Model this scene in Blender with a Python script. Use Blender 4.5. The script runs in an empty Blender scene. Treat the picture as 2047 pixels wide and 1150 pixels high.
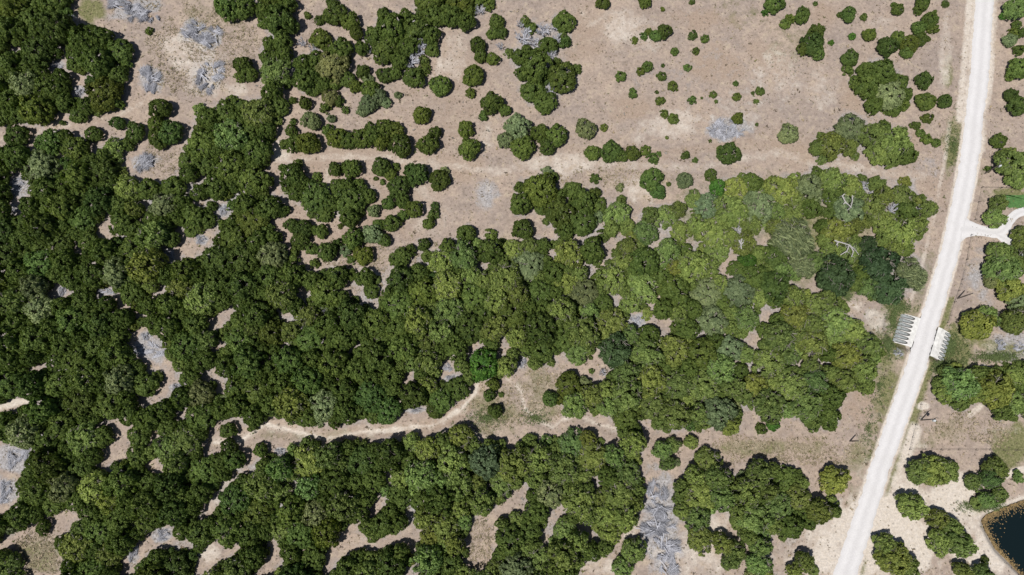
import bpy, math, random
import numpy as np
from mathutils import Vector

R = math.radians
random.seed(7)
rng = np.random.default_rng(11)
scene = bpy.context.scene
col = scene.collection

# ------------------------------------------------------------------ camera, sky, sun, exposure
W_PX, H_PX = 2047.0, 1150.0
FOC = 1400.0                    # focal length in photograph pixels
CAM_H = 180.0                   # flying height above the ground, metres
TILT = math.atan(325.0 / FOC)   # the plumb point lies below the picture centre
CT, ST = math.cos(TILT), math.sin(TILT)
cam_d = bpy.data.cameras.new("camera")
cam_d.sensor_width = 36.0
cam_d.lens = 36.0 * FOC / W_PX
cam_d.clip_start, cam_d.clip_end = 1.0, 20000.0
cam = bpy.data.objects.new("camera", cam_d)
cam.location = (0, 0, CAM_H)
cam.rotation_euler = (TILT, 0, 0)
col.objects.link(cam)
scene.camera = cam

SUN_TRAVEL = Vector((0.326, 0.320, -0.952)).normalized()
sun_from = -SUN_TRAVEL
elev = math.asin(sun_from.z)
azim = math.atan2(sun_from.x, sun_from.y)
world = bpy.data.worlds.new("World")
scene.world = world
world.use_nodes = True
wn = world.node_tree.nodes
wl = world.node_tree.links
sky = wn.new("ShaderNodeTexSky")
sky.sky_type = 'NISHITA'
sky.sun_disc = False
sky.sun_elevation = elev
sky.sun_rotation = azim
wl.new(sky.outputs[0], wn["Background"].inputs[0])
wn["Background"].inputs[1].default_value = 0.05
sun_d = bpy.data.lights.new("sun", 'SUN')
sun_d.energy = 4.6
sun_d.angle = R(0.53)
sun_d.color = (1.0, 0.965, 0.91)
sun = bpy.data.objects.new("sun", sun_d)
sun.rotation_euler = SUN_TRAVEL.to_track_quat('-Z', 'Y').to_euler()
sun.location = (-60, -60, 300)
col.objects.link(sun)
scene.view_settings.view_transform = 'Standard'
scene.view_settings.look = 'None'
scene.view_settings.gamma = 1.0
scene.view_settings.exposure = 0.0
scene.view_settings.use_curve_mapping = False
scene.cycles.max_bounces = 3
scene.cycles.diffuse_bounces = 1
scene.cycles.transmission_bounces = 2
scene.cycles.transparent_max_bounces = 4


def G(px, py, z=0.0):
    """photograph pixel -> point of the place at height z"""
    u = (px - W_PX / 2) / FOC
    v = (H_PX / 2 - py) / FOC
    y = v * CT + ST
    zz = v * ST - CT
    k = (CAM_H - z) / (-zz)
    return Vector((u * k, y * k, z))


def mpp(px, py, z=0.0):
    v = (H_PX / 2 - py) / FOC
    return (CAM_H - z) / (CT - v * ST) / FOC


def P(x, y, z):
    """place -> photograph pixel (arrays)"""
    dz = z - CAM_H
    yc = y * CT + dz * ST
    zc = -y * ST + dz * CT
    return W_PX / 2 + FOC * x / (-zc), H_PX / 2 - FOC * yc / (-zc)


# ------------------------------------------------------------------ survey of the place (photograph pixels)
MARG = 120
WOODS = {}
WOODS['corner'] = [(-120, -120), (150, -120), (150, 0), (140, 25), (150, 45), (175, 48), (205, 55), (225, 62), (240, 75), (262, 88),
    (268, 102), (262, 118), (262, 135), (252, 160), (245, 190), (250, 210), (240, 222), (222, 220), (200, 232), (185, 232), (172, 225),
    (170, 240), (160, 250), (145, 243), (135, 225), (110, 222), (98, 245), (70, 255), (40, 250), (0, 250), (-120, 250)]
WOODS['main'] = [(-120, 294), (0, 294), (40, 288), (60, 300), (75, 285), (72, 262), (95, 257), (135, 262), (165, 266), (176, 297), (208, 297),
    (206, 270), (240, 276), (278, 270), (268, 290), (250, 312), (245, 335), (260, 350), (290, 357), (318, 362), (345, 350), (362, 338),
    (356, 322), (362, 300), (372, 272), (378, 258), (382, 245), (388, 225), (382, 212), (400, 206), (430, 210), (450, 190), (475, 187),
    (500, 192), (518, 190), (522, 165), (522, 140), (517, 110), (520, 95), (530, 80), (538, 62), (518, 52), (512, 40), (510, 0), (510, -120),
    (588, -120), (588, 0), (590, 30), (598, 58), (585, 75), (583, 100), (582, 125), (587, 145), (585, 172), (562, 187), (580, 208), (578, 228),
    (565, 245), (552, 256), (550, 280), (540, 305), (545, 318), (540, 335), (528, 340), (545, 355), (552, 362), (548, 368), (532, 380),
    (552, 385), (570, 400), (580, 418), (574, 434), (545, 443), (540, 447), (552, 462), (566, 480), (575, 498), (600, 512), (603, 535),
    (620, 533), (640, 540), (650, 528), (700, 536), (745, 532), (757, 545), (762, 562), (775, 530), (782, 505), (795, 493), (815, 490),
    (832, 477), (846, 477), (852, 492), (872, 497), (884, 480), (915, 480), (918, 448), (945, 447), (950, 470), (966, 476), (970, 456),
    (990, 458), (1000, 478), (1062, 472), (1103, 480), (1140, 482), (1190, 468), (1205, 450), (1207, 400), (1230, 395), (1250, 387),
    (1257, 400), (1257, 432), (1270, 436), (1284, 442), (1276, 420), (1285, 412), (1340, 405), (1366, 400), (1372, 384), (1388, 378),
    (1405, 385), (1415, 378), (1415, 368), (1435, 362), (1455, 355), (1475, 345), (1500, 342), (1526, 347), (1530, 362), (1550, 352),
    (1570, 342), (1600, 350), (1620, 335), (1645, 332), (1662, 340), (1700, 335), (1727, 345), (1738, 362), (1748, 352), (1766, 352),
    (1775, 377), (1786, 366), (1790, 352), (1825, 348), (1836, 365), (1830, 387), (1852, 392), (1872, 397), (1872, 425), (1855, 447),
    (1847, 475), (1830, 487), (1826, 500), (1842, 520), (1855, 540), (1852, 572), (1835, 587), (1795, 600), (1745, 604), (1725, 592),
    (1700, 575), (1675, 580), (1690, 600), (1700, 625), (1720, 640), (1738, 658), (1765, 685), (1772, 705), (1755, 735), (1757, 750),
    (1750, 785), (1720, 788), (1712, 770), (1690, 795), (1683, 820), (1687, 845), (1660, 860), (1632, 870), (1612, 858), (1585, 836),
    (1560, 840), (1515, 842), (1505, 822), (1493, 805), (1484, 818), (1482, 842), (1488, 858), (1460, 872), (1445, 868), (1430, 855),
    (1400, 862), (1350, 868), (1330, 868), (1295, 850), (1290, 835), (1284, 850), (1294, 880), (1292, 900), (1285, 925), (1250, 930),
    (1240, 900), (1238, 870), (1225, 845), (1190, 828), (1170, 828), (1150, 838), (1128, 833), (1124, 816), (1105, 812), (1088, 806),
    (1085, 795), (1108, 785), (1112, 770), (1125, 756), (1150, 758), (1170, 752), (1186, 764), (1197, 765), (1212, 752), (1222, 733),
    (1205, 712), (1192, 700), (1180, 706), (1155, 730), (1132, 722), (1120, 706), (1106, 735), (1076, 735), (1042, 748), (1005, 752),
    (1000, 765), (965, 762), (945, 768), (948, 778), (935, 798), (892, 822), (885, 838), (868, 846), (858, 832), (855, 815), (812, 815),
    (795, 842), (745, 845), (705, 848), (690, 860), (655, 850), (625, 855), (578, 850), (560, 836), (530, 838), (515, 868), (490, 865),
    (480, 845), (460, 835), (432, 850), (412, 870), (402, 885), (408, 902), (430, 907), (440, 890), (460, 882), (475, 885), (480, 905),
    (492, 930), (470, 945), (450, 960), (440, 965), (425, 990), (410, 1010), (398, 1025), (420, 1040), (425, 1060), (420, 1090),
    (400, 1115), (388, 1150), (388, 1270), (-120, 1270)]
WOODS['spur'] = [(1022, 400), (1030, 370), (1045, 355), (1070, 345), (1090, 330), (1110, 335), (1118, 360), (1120, 375), (1135, 365), (1155, 365),
    (1162, 375), (1185, 365), (1205, 372), (1210, 395), (1205, 430), (1203, 450), (1190, 468), (1165, 465), (1155, 470), (1140, 482),
    (1120, 488), (1105, 475), (1115, 460), (1085, 450), (1083, 430), (1080, 428), (1060, 425), (1050, 435), (1030, 433), (1020, 420)]
WOODS['thicket_top'] = [(820, -120), (990, -120), (990, 15), (975, 25), (962, 35), (950, 30), (948, 50), (930, 62), (915, 55), (895, 60), (880, 50), (885, 65),
    (875, 80), (878, 100), (865, 115), (858, 112), (860, 140), (855, 160), (848, 172), (820, 178), (805, 170), (800, 140), (770, 136),
    (740, 115), (710, 108), (705, 100), (715, 85), (730, 75), (725, 65), (735, 52), (755, 50), (748, 22), (760, 10), (775, 20), (800, 18), (828, 25)]
WOODS['scrub'] = [(588, 112), (620, 105), (645, 98), (672, 72), (690, 67), (703, 85), (700, 110), (708, 130), (700, 142), (712, 152), (718, 165),
    (700, 183), (680, 180), (655, 180), (632, 193), (605, 185), (590, 168)]
WOODS['knot'] = [(1035, 35), (1055, 28), (1065, 40), (1095, 45), (1110, 20), (1130, 18), (1150, 35), (1155, 50), (1142, 55), (1142, 80), (1138, 97),
    (1120, 102), (1118, 118), (1145, 125), (1160, 130), (1162, 150), (1160, 175), (1145, 185), (1115, 190), (1108, 215), (1100, 228),
    (1075, 225), (1055, 210), (1035, 190), (1030, 175), (1035, 160), (1025, 140), (1022, 120), (1005, 110), (994, 95), (1005, 88),
    (1030, 100), (1032, 70)]
WOODS['patch'] = [(556, 335), (570, 318), (600, 320), (612, 330), (608, 350), (618, 355), (640, 365), (660, 368), (668, 360), (690, 355), (730, 360),
    (745, 370), (755, 380), (765, 385), (762, 395), (745, 403), (730, 415), (728, 435), (710, 450), (695, 455), (680, 440), (668, 420),
    (660, 440), (645, 448), (620, 440), (608, 420), (600, 412), (585, 405), (570, 390), (558, 370)]
WOODS['roadside'] = [(1695, 165), (1710, 140), (1725, 125), (1755, 110), (1775, 118), (1788, 130), (1790, 148), (1805, 145), (1815, 160), (1815, 175),
    (1825, 185), (1822, 205), (1815, 225), (1795, 232), (1770, 228), (1745, 232), (1735, 220), (1720, 195), (1708, 185)]
WOODS['track_end'] = [(1620, 300), (1625, 275), (1640, 262), (1665, 260), (1672, 235), (1685, 220), (1715, 222), (1730, 235), (1735, 250), (1745, 245),
    (1775, 240), (1800, 250), (1815, 265), (1820, 285), (1832, 310), (1830, 322), (1805, 330), (1785, 335), (1765, 338), (1745, 332),
    (1735, 320), (1725, 310), (1715, 325), (1700, 320), (1685, 315), (1665, 325), (1640, 328), (1625, 318)]
WOODS['south'] = [(402, 1270), (402, 1150), (420, 1120), (425, 1095), (422, 1060), (415, 1040), (435, 1010), (428, 1000), (440, 978), (478, 945), (498, 950),
    (505, 920), (540, 905), (575, 905), (580, 890), (597, 875), (622, 870), (638, 887), (700, 880), (745, 880), (768, 870), (800, 872),
    (822, 862), (850, 875), (872, 870), (880, 858), (895, 852), (930, 850), (950, 862), (960, 872), (1000, 880), (1025, 890), (1042, 883),
    (1050, 868), (1112, 872), (1150, 856), (1180, 862), (1208, 878), (1214, 892), (1240, 885), (1292, 895), (1284, 922), (1277, 932),
    (1292, 958), (1292, 985), (1285, 1020), (1268, 1058), (1250, 1060), (1238, 1085), (1222, 1112), (1190, 1130), (1170, 1122), (1158, 1150), (1158, 1270)]
WOODS['lobe'] = [(1350, 965), (1362, 955), (1375, 935), (1385, 915), (1405, 900), (1425, 892), (1442, 905), (1445, 930), (1460, 940), (1465, 955),
    (1485, 940), (1500, 930), (1510, 915), (1530, 920), (1545, 930), (1578, 928), (1600, 938), (1612, 955), (1620, 985), (1622, 1005),
    (1640, 990), (1655, 985), (1675, 995), (1680, 1020), (1675, 1040), (1650, 1050), (1630, 1058), (1605, 1055), (1600, 1070), (1592, 1080),
    (1570, 1088), (1555, 1080), (1545, 1062), (1540, 1075), (1545, 1095), (1545, 1270), (1490, 1270), (1492, 1130), (1498, 1100), (1485, 1080),
    (1475, 1070), (1460, 1050), (1458, 1030), (1448, 1025), (1425, 1035), (1420, 1050), (1430, 1065), (1428, 1085), (1415, 1105), (1395, 1105),
    (1380, 1095), (1378, 1070), (1380, 1060), (1365, 1045), (1350, 1030)]
WOODS['across'] = [(1870, 745), (1885, 730), (1910, 722), (1940, 735), (1960, 730), (1990, 735), (2010, 725), (2170, 700), (2170, 835), (2047, 838), (2020, 845),
    (2000, 842), (1985, 830), (1975, 805), (1955, 800), (1935, 822), (1915, 825), (1900, 815), (1880, 805), (1865, 790), (1862, 770)]
GAPS = [
    [(95, 125), (110, 115), (130, 125), (135, 140), (110, 142), (92, 137)], [(120, 85), (132, 90), (130, 105), (122, 102)],
    [(142, 142), (165, 152), (173, 180), (170, 196), (150, 195), (136, 170)], [(12, 90), (40, 92), (52, 72), (44, 98), (20, 100)],
    [(110, 325), (122, 300), (126, 312), (118, 325), (127, 335), (114, 348)], [(15, 350), (35, 345), (55, 365), (55, 385), (30, 396), (14, 375)],
    [(10, 405), (40, 408), (38, 430), (15, 428)], [(190, 466), (207, 432), (222, 430), (215, 440), (223, 467), (240, 472), (215, 478)],
    [(270, 433), (288, 433), (285, 443), (277, 446)], [(280, 393), (293, 408), (290, 415), (281, 406)], [(142, 480), (156, 484), (153, 495), (162, 506), (147, 509)],
    [(371, 372), (381, 366), (375, 392)], [(388, 400), (421, 399), (405, 413)], [(394, 344), (406, 355), (400, 366)], [(347, 456), (355, 449), (371, 468), (362, 476)],
    [(430, 408), (445, 405), (463, 430), (435, 436)], [(395, 470), (432, 454), (438, 460), (415, 490), (395, 509), (365, 513), (350, 504), (342, 530), (330, 530), (322, 495), (350, 496)],
    [(465, 387), (490, 387), (466, 394)], [(303, 591), (318, 573), (336, 571), (328, 581), (312, 593)], [(108, 564), (118, 561), (137, 585), (130, 596), (118, 591)],
    [(94, 580), (110, 574), (115, 596), (104, 593)], [(187, 586), (205, 574), (225, 577), (233, 590), (246, 605), (254, 619), (235, 619), (225, 600), (215, 592), (195, 595)],
    [(264, 624), (281, 624), (275, 637)], [(265, 665), (275, 653), (295, 658), (302, 674), (325, 683), (332, 700), (322, 716), (312, 726), (322, 742), (300, 737), (290, 720), (261, 717), (261, 690)],
    [(330, 720), (341, 717), (346, 740), (353, 750), (358, 770), (335, 791), (320, 801), (280, 812), (264, 806), (275, 794), (310, 789), (320, 772), (325, 755), (335, 745)],
    [(419, 646), (440, 624), (462, 613), (477, 619), (455, 635), (441, 650), (432, 669), (424, 661)], [(440, 679), (447, 690), (430, 706), (419, 701)],
    [(399, 746), (430, 734), (433, 750), (425, 759)], [(436, 759), (456, 765), (441, 792), (434, 786)], [(44, 736), (80, 729), (96, 721), (90, 736), (60, 742)],
    [(-120, 800), (0, 813), (20, 804), (45, 794), (53, 797), (45, 811), (20, 819), (0, 828), (-120, 815)],
    [(-120, 870), (0, 880), (20, 890), (55, 892), (59, 910), (46, 940), (36, 960), (31, 990), (28, 1006), (10, 1026), (0, 1032), (-120, 1040)],
    [(181, 851), (215, 839), (233, 837), (241, 849), (267, 847), (252, 862), (260, 890), (256, 916), (221, 924), (210, 942), (204, 947), (198, 920), (204, 900), (225, 885), (240, 870), (230, 856), (205, 854)],
    [(344, 841), (360, 813), (372, 825), (361, 842)], [(293, 881), (315, 863), (321, 875), (300, 890)], [(284, 931), (305, 919), (327, 930), (305, 947)],
    [(248, 1062), (266, 1038), (264, 1061)], [(235, 1150), (250, 1115), (265, 1095), (285, 1078), (320, 1053), (347, 1064), (347, 1083), (372, 1083), (386, 1100), (345, 1092), (320, 1088), (300, 1097), (285, 1112), (270, 1132), (255, 1150)],
    [(-120, 1150), (0, 1085), (20, 1075), (60, 1050), (95, 1030), (150, 1019), (163, 1021), (142, 1040), (139, 1056), (111, 1076), (106, 1100), (127, 1111), (122, 1130), (112, 1200), (60, 1200), (50, 1140), (48, 1112), (15, 1103), (0, 1100)],
    [(594, 573), (601, 567), (614, 590), (609, 603)], [(553, 616), (575, 638), (590, 629), (573, 644), (564, 637)], [(556, 692), (563, 674), (567, 685)],
    [(527, 711), (541, 704), (545, 719), (529, 718)], [(683, 576), (700, 560), (706, 570), (709, 578), (724, 580), (715, 589), (698, 592), (694, 581)],
    [(721, 599), (745, 601), (760, 608), (740, 610)], [(757, 570), (764, 565), (766, 592), (760, 592)], [(823, 526), (832, 506), (843, 509), (844, 521), (828, 528)],
    [(853, 534), (866, 539), (858, 547)], [(958, 524), (977, 529), (966, 543)], [(702, 697), (716, 679), (713, 691), (700, 707)],
    [(879, 741), (895, 719), (906, 724), (901, 745), (916, 750), (930, 769), (905, 774), (889, 766)], [(934, 696), (950, 687), (967, 685), (955, 696), (946, 709), (937, 706)],
    [(798, 766), (812, 744), (826, 741), (830, 763), (812, 770)], [(998, 686), (1012, 671), (1020, 690), (1013, 710), (1001, 706)], [(1034, 715), (1046, 711), (1056, 722), (1051, 736), (1039, 740)],
    [(1094, 504), (1112, 498), (1103, 523)], [(1149, 530), (1168, 524), (1192, 535), (1183, 550), (1170, 536)], [(1202, 534), (1207, 505), (1212, 480), (1240, 463), (1247, 469), (1225, 484), (1220, 503), (1210, 522)],
    [(1317, 482), (1325, 459), (1340, 464), (1331, 484)], [(1296, 493), (1311, 484), (1306, 497)], [(1374, 479), (1384, 470), (1395, 491), (1380, 493)], [(1357, 441), (1379, 416), (1384, 419), (1373, 436), (1365, 443)],
    [(1434, 546), (1455, 515), (1468, 499), (1474, 509), (1456, 530), (1451, 547)], [(1296, 606), (1311, 589), (1314, 600), (1302, 614)], [(1251, 641), (1265, 626), (1281, 631), (1292, 640), (1283, 657), (1269, 650)],
    [(1302, 631), (1315, 637), (1347, 636), (1336, 655), (1340, 668), (1325, 677), (1317, 660), (1309, 650)], [(1224, 594), (1242, 590), (1236, 614)], [(1390, 671), (1406, 666), (1400, 677)],
    [(1487, 691), (1494, 669), (1511, 663), (1520, 682), (1508, 697)], [(1517, 636), (1530, 611), (1540, 624), (1562, 614), (1545, 631), (1525, 642)], [(1589, 726), (1601, 718), (1599, 737)],
    [(1636, 722), (1650, 728), (1640, 737)], [(1492, 731), (1504, 724), (1498, 747)], [(1717, 476), (1725, 458), (1752, 458), (1746, 480), (1736, 507), (1724, 506), (1727, 490)],
    [(1613, 490), (1630, 486), (1642, 500), (1625, 504)], [(1508, 481), (1530, 463), (1542, 475), (1520, 492)], [(1573, 576), (1625, 543), (1637, 550), (1652, 580), (1640, 590), (1620, 580), (1580, 573)],
    [(1613, 441), (1647, 433), (1630, 450)], [(388, 1150), (392, 1120), (415, 1095), (425, 1084), (436, 1092), (452, 1099), (481, 1086), (487, 1092), (455, 1112), (430, 1127), (410, 1132), (402, 1150)],
    [(500, 1160), (520, 1135), (540, 1110), (537, 1085), (545, 1076), (556, 1090), (562, 1130), (551, 1136), (545, 1160)], [(573, 961), (590, 964), (593, 975), (596, 992), (585, 992), (577, 975)],
    [(643, 1160), (650, 1123), (660, 1093), (690, 1058), (697, 1049), (715, 1049), (721, 1079), (745, 1084), (770, 1074), (785, 1070), (812, 1072), (822, 1043), (836, 1055), (838, 1075), (830, 1090), (822, 1107), (814, 1090), (785, 1086), (762, 1095), (740, 1102), (710, 1097), (690, 1107), (667, 1117), (657, 1160)],
    [(738, 1031), (744, 1005), (760, 989), (767, 1010), (751, 1027)], [(808, 1018), (816, 1016), (824, 1046), (814, 1046)],
    [(930, 1076), (945, 1050), (947, 1030), (960, 1029), (985, 1024), (1000, 1009), (1015, 989), (1030, 979), (1050, 970), (1057, 980), (1046, 1000), (1043, 1031), (1030, 1022), (1005, 1032), (987, 1046), (986, 1080), (979, 1121), (965, 1142), (950, 1146), (934, 1131), (937, 1100)],
    [(1079, 1091), (1090, 1060), (1099, 1040), (1104, 1025), (1125, 1013), (1132, 1030), (1111, 1042), (1101, 1062), (1093, 1092)], [(769, 951), (778, 943), (782, 955), (772, 970)],
    [(1184, 956), (1196, 953), (1199, 980), (1190, 978)], [(1149, 1046), (1165, 1048), (1181, 1055), (1194, 1076), (1180, 1082), (1164, 1060)], [(808, 1160), (820, 1137), (834, 1160)],
    [(1715, 302), (1722, 288), (1730, 310), (1720, 317)],
]
# single crowns one can pick out: x, y, radius, kind   (j juniper, o oak, g grey-green juniper, b bright, d dark oak)
SPOT = """993 42 16 j;985 65 13 j;1003 66 13 j;955 88 17 j;960 110 14 j;985 117 14 j;946 150 22 j;880 170 23 j;940 186 11 j;983 205 23 j;1009 220 13 j;967 231 11 j
843 229 20 j;931 257 18 j;938 296 24 j;869 266 14 j;856 288 22 j;1035 253 28 g;1010 280 18 g;1045 294 25 j;1080 265 19 j;1112 270 25 j;1095 292 19 j;1171 257 22 g
670 26 25 j;700 42 18 j;712 65 15 j;664 6 13 j;640 77 22 j;615 30 8 j;638 40 11 j;725 143 16 j;735 157 12 g;770 150 18 j;790 146 14 j;710 172 14 j;740 178 20 j;757 192 18 g;735 207 20 g;724 222 12 g
772 205 11 j;660 195 18 g;676 202 12 j;650 216 12 j;621 240 20 g;610 206 14 j;585 200 8 j;690 220 8 j;662 237 9 j;796 190 8 g;586 243 8 j;582 262 13 j;615 285 24 j;592 286 20 j;570 288 12 j
655 260 12 j;673 275 22 j;697 280 20 j;721 276 22 j;745 266 22 j;769 257 22 j;762 285 15 j;791 260 18 j;800 290 25 j;563 335 8 j;633 354 11 j;670 338 15 j;703 336 21 j;762 333 20 j;781 348 14 j;792 333 8 j
765 364 6 j;751 357 5 j;832 347 25 j;878 359 22 j;889 342 10 g;798 374 25 j;777 405 14 j;806 404 14 j;828 417 19 j;806 430 12 j;869 412 9 j;867 428 12 j;857 446 13 j;747 421 14 g;782 446 18 j;680 452 6 j
745 467 22 g;768 480 14 j;755 450 13 j;705 476 23 j;690 502 12 g;726 510 20 j;703 519 10 j;583 450 16 j;605 458 22 j;600 481 18 j;590 500 11 j;640 462 16 j;622 498 12 j;653 503 22 j;675 488 12 j;847 488 14 j;628 527 10 j
455 14 27 j;486 14 24 j;440 8 14 j;485 130 20 j;496 148 18 j;478 153 11 j;298 62 8 j;32 270 24 j;186 268 18 j;235 245 15 j;270 263 20 j;125 246 6 j;318 216 22 j;312 248 18 j;341 264 26 j;316 276 22 j;85 1055 15 j
1205 4 14 j;1290 3 14 j;1384 3 6 j;1325 18 5 j;1268 80 8 j;1287 72 8 j;1297 63 8 j;1312 70 13 j;1328 62 15 j;1385 70 10 j;1409 77 9 j;1349 103 9 j;1391 102 8 j;1295 133 12 j;1280 143 9 j;1325 131 4 j;1375 135 8 j
1240 153 12 j;1322 152 10 j;1345 172 11 j;1266 186 10 j;1313 184 4 j;1320 202 10 j;1384 200 9 j;1403 196 3 j;1425 189 8 j;1432 203 4 j;1471 167 6 j;1473 193 9 j;1520 182 10 j;1505 186 4 j;1512 203 6 j;1328 227 9 j
1346 237 12 j;1475 236 13 j;1513 249 4 j;1420 282 4 j;1207 255 8 j;1577 267 22 g;1457 306 23 j;1333 275 4 j;1548 7 20 j;1530 25 8 b;1605 30 16 j;1570 47 12 j;1581 36 10 j;1632 65 20 j;1625 86 24 j;1608 96 15 j;1636 106 15 j
1697 28 16 j;1679 29 6 j;1728 34 8 j;1630 7 5 j;1662 85 6 b;1704 73 8 b;1739 69 13 j;1795 18 13 j;1787 10 6 j;1845 7 14 j;1836 21 10 j;1860 40 17 j;1865 58 12 j;1838 55 14 j;1775 92 20 j;1796 75 14 j;1820 87 20 j;1841 78 14 j
1814 104 13 j;1855 78 6 j;1890 8 8 j;1870 23 4 j;1700 115 17 j;1695 140 12 j;1848 160 18 j;1852 202 20 j;1890 202 15 j;1855 236 11 j;1830 250 10 j;1841 266 10 j;1852 278 11 j;1872 285 10 j
1185 305 17 j;1222 302 24 j;1265 306 16 j;1290 300 11 j;1305 316 12 j;1317 308 6 j;1241 311 14 j;1370 310 9 j;1390 320 6 j;1302 358 24 j;1315 382 17 j;1369 360 17 g;1421 350 14 j;1434 374 18 b;1190 357 11 j;1337 368 5 j;1240 375 9 g
1045 458 22 j;2035 15 24 o;2004 33 7 b;2033 50 10 j;2025 65 9 j;2042 65 10 j;2020 80 14 g;2037 100 12 j;2040 135 25 j;2020 150 11 j;2022 190 14 j;2036 210 22 j;1997 281 16 j;2028 330 34 o;2012 310 18 o;2035 358 20 o;1975 338 7 j
1997 407 17 o;1990 436 22 o;2044 468 18 o;2042 490 16 o;2000 507 26 o;2008 537 35 o;2036 522 25 o;1982 562 14 g;2020 577 30 o;1955 650 30 o;1976 632 22 o;1940 635 16 o;2032 640 28 o;2035 600 22 g
1838 942 26 o;1865 941 31 o;1892 941 26 o;1824 1013 28 o;1992 938 25 o;1980 958 20 o;1947 965 17 o;2000 988 16 o;1975 1000 16 o;1952 1005 12 o;2037 953 12 o;1875 1038 22 o;1905 1055 20 o;1880 1085 26 o;1920 1088 28 o
1770 1090 24 o;1790 1120 34 o;1815 1131 24 o;1925 1142 18 o;1965 1146 18 o;1970 1120 8 j;1670 960 29 o;1445 1088 22 o;1470 1105 24 o;1462 1122 20 o;1608 1125 22 o;1588 1142 16 o;1626 1142 12 o
1325 900 22 o;1345 890 16 o;1335 926 16 o;1352 925 9 g;1382 884 15 o;1268 1100 26 o;1245 1136 22 o;1545 850 14 b;1522 858 11 j;986 768 14 j;978 790 14 j;990 822 15 j;1002 789 6 j;1100 797 17 j;1137 768 26 j;1183 742 6 j;1180 715 5 j
1672 550 40 d;1755 525 38 d;1778 575 36 d;1735 492 22 d;1230 702 36 d;1495 521 19 b;882 800 28 j;915 776 27 j;870 822 18 j;968 728 34 b;455 860 17 j;520 900 15 j;456 893 18 j;468 920 22 j;1440 300 9 j"""
# brush heaps: x, y, half length, half width, turn (deg, pixels), label
PILES = [
    (265, 22, 62, 20, -12, "long grey heap of cleared brush beside a green grass patch"),
    (385, 62, 22, 20, 0, "grey brush heap between the long heap and the strip of junipers"),
    (420, 78, 24, 22, 20, "grey brush heap touching another heap on dry grass"),
    (302, 157, 24, 27, 0, "fan-shaped grey brush heap with a small green shrub inside"),
    (420, 150, 28, 32, 10, "ring-shaped grey brush heap beside a clump of three junipers"),
    (290, 325, 26, 17, -20, "dark grey brush heap in a round clearing of dry grass"),
    (1450, 258, 42, 23, -6, "oval pale grey brush heap with a white log in the open pasture"),
]
BITS = [(38, 370, 20, 16), (26, 418, 12, 10), (446, 420, 14, 12), (336, 512, 10, 15), (405, 480, 14, 9), (300, 700, 32, 18), (292, 672, 12, 9), (30, 915, 24, 22), (15, 985, 18, 24),
        (212, 583, 18, 7), (124, 582, 9, 12), (238, 945, 18, 16), (330, 1070, 18, 12), (112, 132, 14, 9), (158, 185, 10, 9), (352, 775, 10, 10), (905, 760, 15, 9), (895, 735, 9, 10),
        (1272, 641, 15, 11), (1043, 725, 8, 10), (575, 22, 6, 8), (490, 217, 11, 11), (1360, 940, 1, 1), (2010, 648, 13, 11), (2003, 690, 15, 12), (2040, 695, 14, 12), (1965, 742, 14, 9),
        (265, 1105, 10, 18), (835, 819, 16, 5), (1795, 705, 9, 9), (560, 902, 11, 6), (1498, 806, 9, 6), (1430, 722, 11, 5)]
DEAD = [(1048, 76, 22), (1085, 62, 17), (1066, 88, 13), (1040, 52, 10), (838, 108, 12), (604, 88, 11), (626, 101, 11), (1108, 55, 12), (1112, 78, 12), (1102, 112, 12), (1080, 100, 8), (1098, 180, 14), (823, 122, 19), (842, 92, 14), (960, 22, 12), (884, 45, 8), (790, 80, 8),
        (738, 105, 7), (1000, 95, 9), (1205, 745, 10), (1130, 590, 10), (650, 618, 9), (148, 40, 8), (545, 100, 7), (1783, 420, 14), (1726, 374, 12), (1650, 404, 10), (1477, 462, 11), (1738, 392, 8), (1838, 418, 9), (1560, 440, 8)]

# ------------------------------------------------------------------ rasters of the survey
X0, Y0, X1, Y1, STEP = -160, -160, 2210, 1310, 2.0
gx = np.arange(X0, X1, STEP)
gy = np.arange(Y0, Y1, STEP)
NX, NY = len(gx), len(gy)


def fill(poly):
    m = np.zeros((NY, NX), bool)
    xs = [p[0] for p in poly]; ys = [p[1] for p in poly]
    n = len(poly)
    j0 = max(0, int((min(ys) - Y0) / STEP)); j1 = min(NY, int((max(ys) - Y0) / STEP) + 2)
    for j in range(j0, j1):
        y = gy[j]
        cr = []
        for i in range(n):
            xa, ya = poly[i]; xb, yb = poly[(i + 1) % n]
            if (ya > y) != (yb > y):
                cr.append(xa + (y - ya) * (xb - xa) / (yb - ya))
        cr.sort()
        for a, b in zip(cr[::2], cr[1::2]):
            ia = max(0, int(math.ceil((a - X0) / STEP))); ib = min(NX, int(math.floor((b - X0) / STEP)) + 1)
            if ib > ia:
                m[j, ia:ib] = True
    return m


def blur(a, r, it=2):
    k = max(1, int(r / STEP))
    a = a.astype(np.float32)
    for _ in range(it):
        for ax in (0, 1):
            p = np.pad(a, [(k, k) if i == ax else (0, 0) for i in (0, 1)], mode='edge')
            c = np.cumsum(p, axis=ax)
            z = np.zeros_like(np.take(c, [0], axis=ax))
            c = np.concatenate([z, c], axis=ax)
            n = a.shape[ax]
            a = (np.take(c, range(2 * k + 1, 2 * k + 1 + n), axis=ax) - np.take(c, range(0, n), axis=ax)) / (2 * k + 1)
    return a


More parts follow.
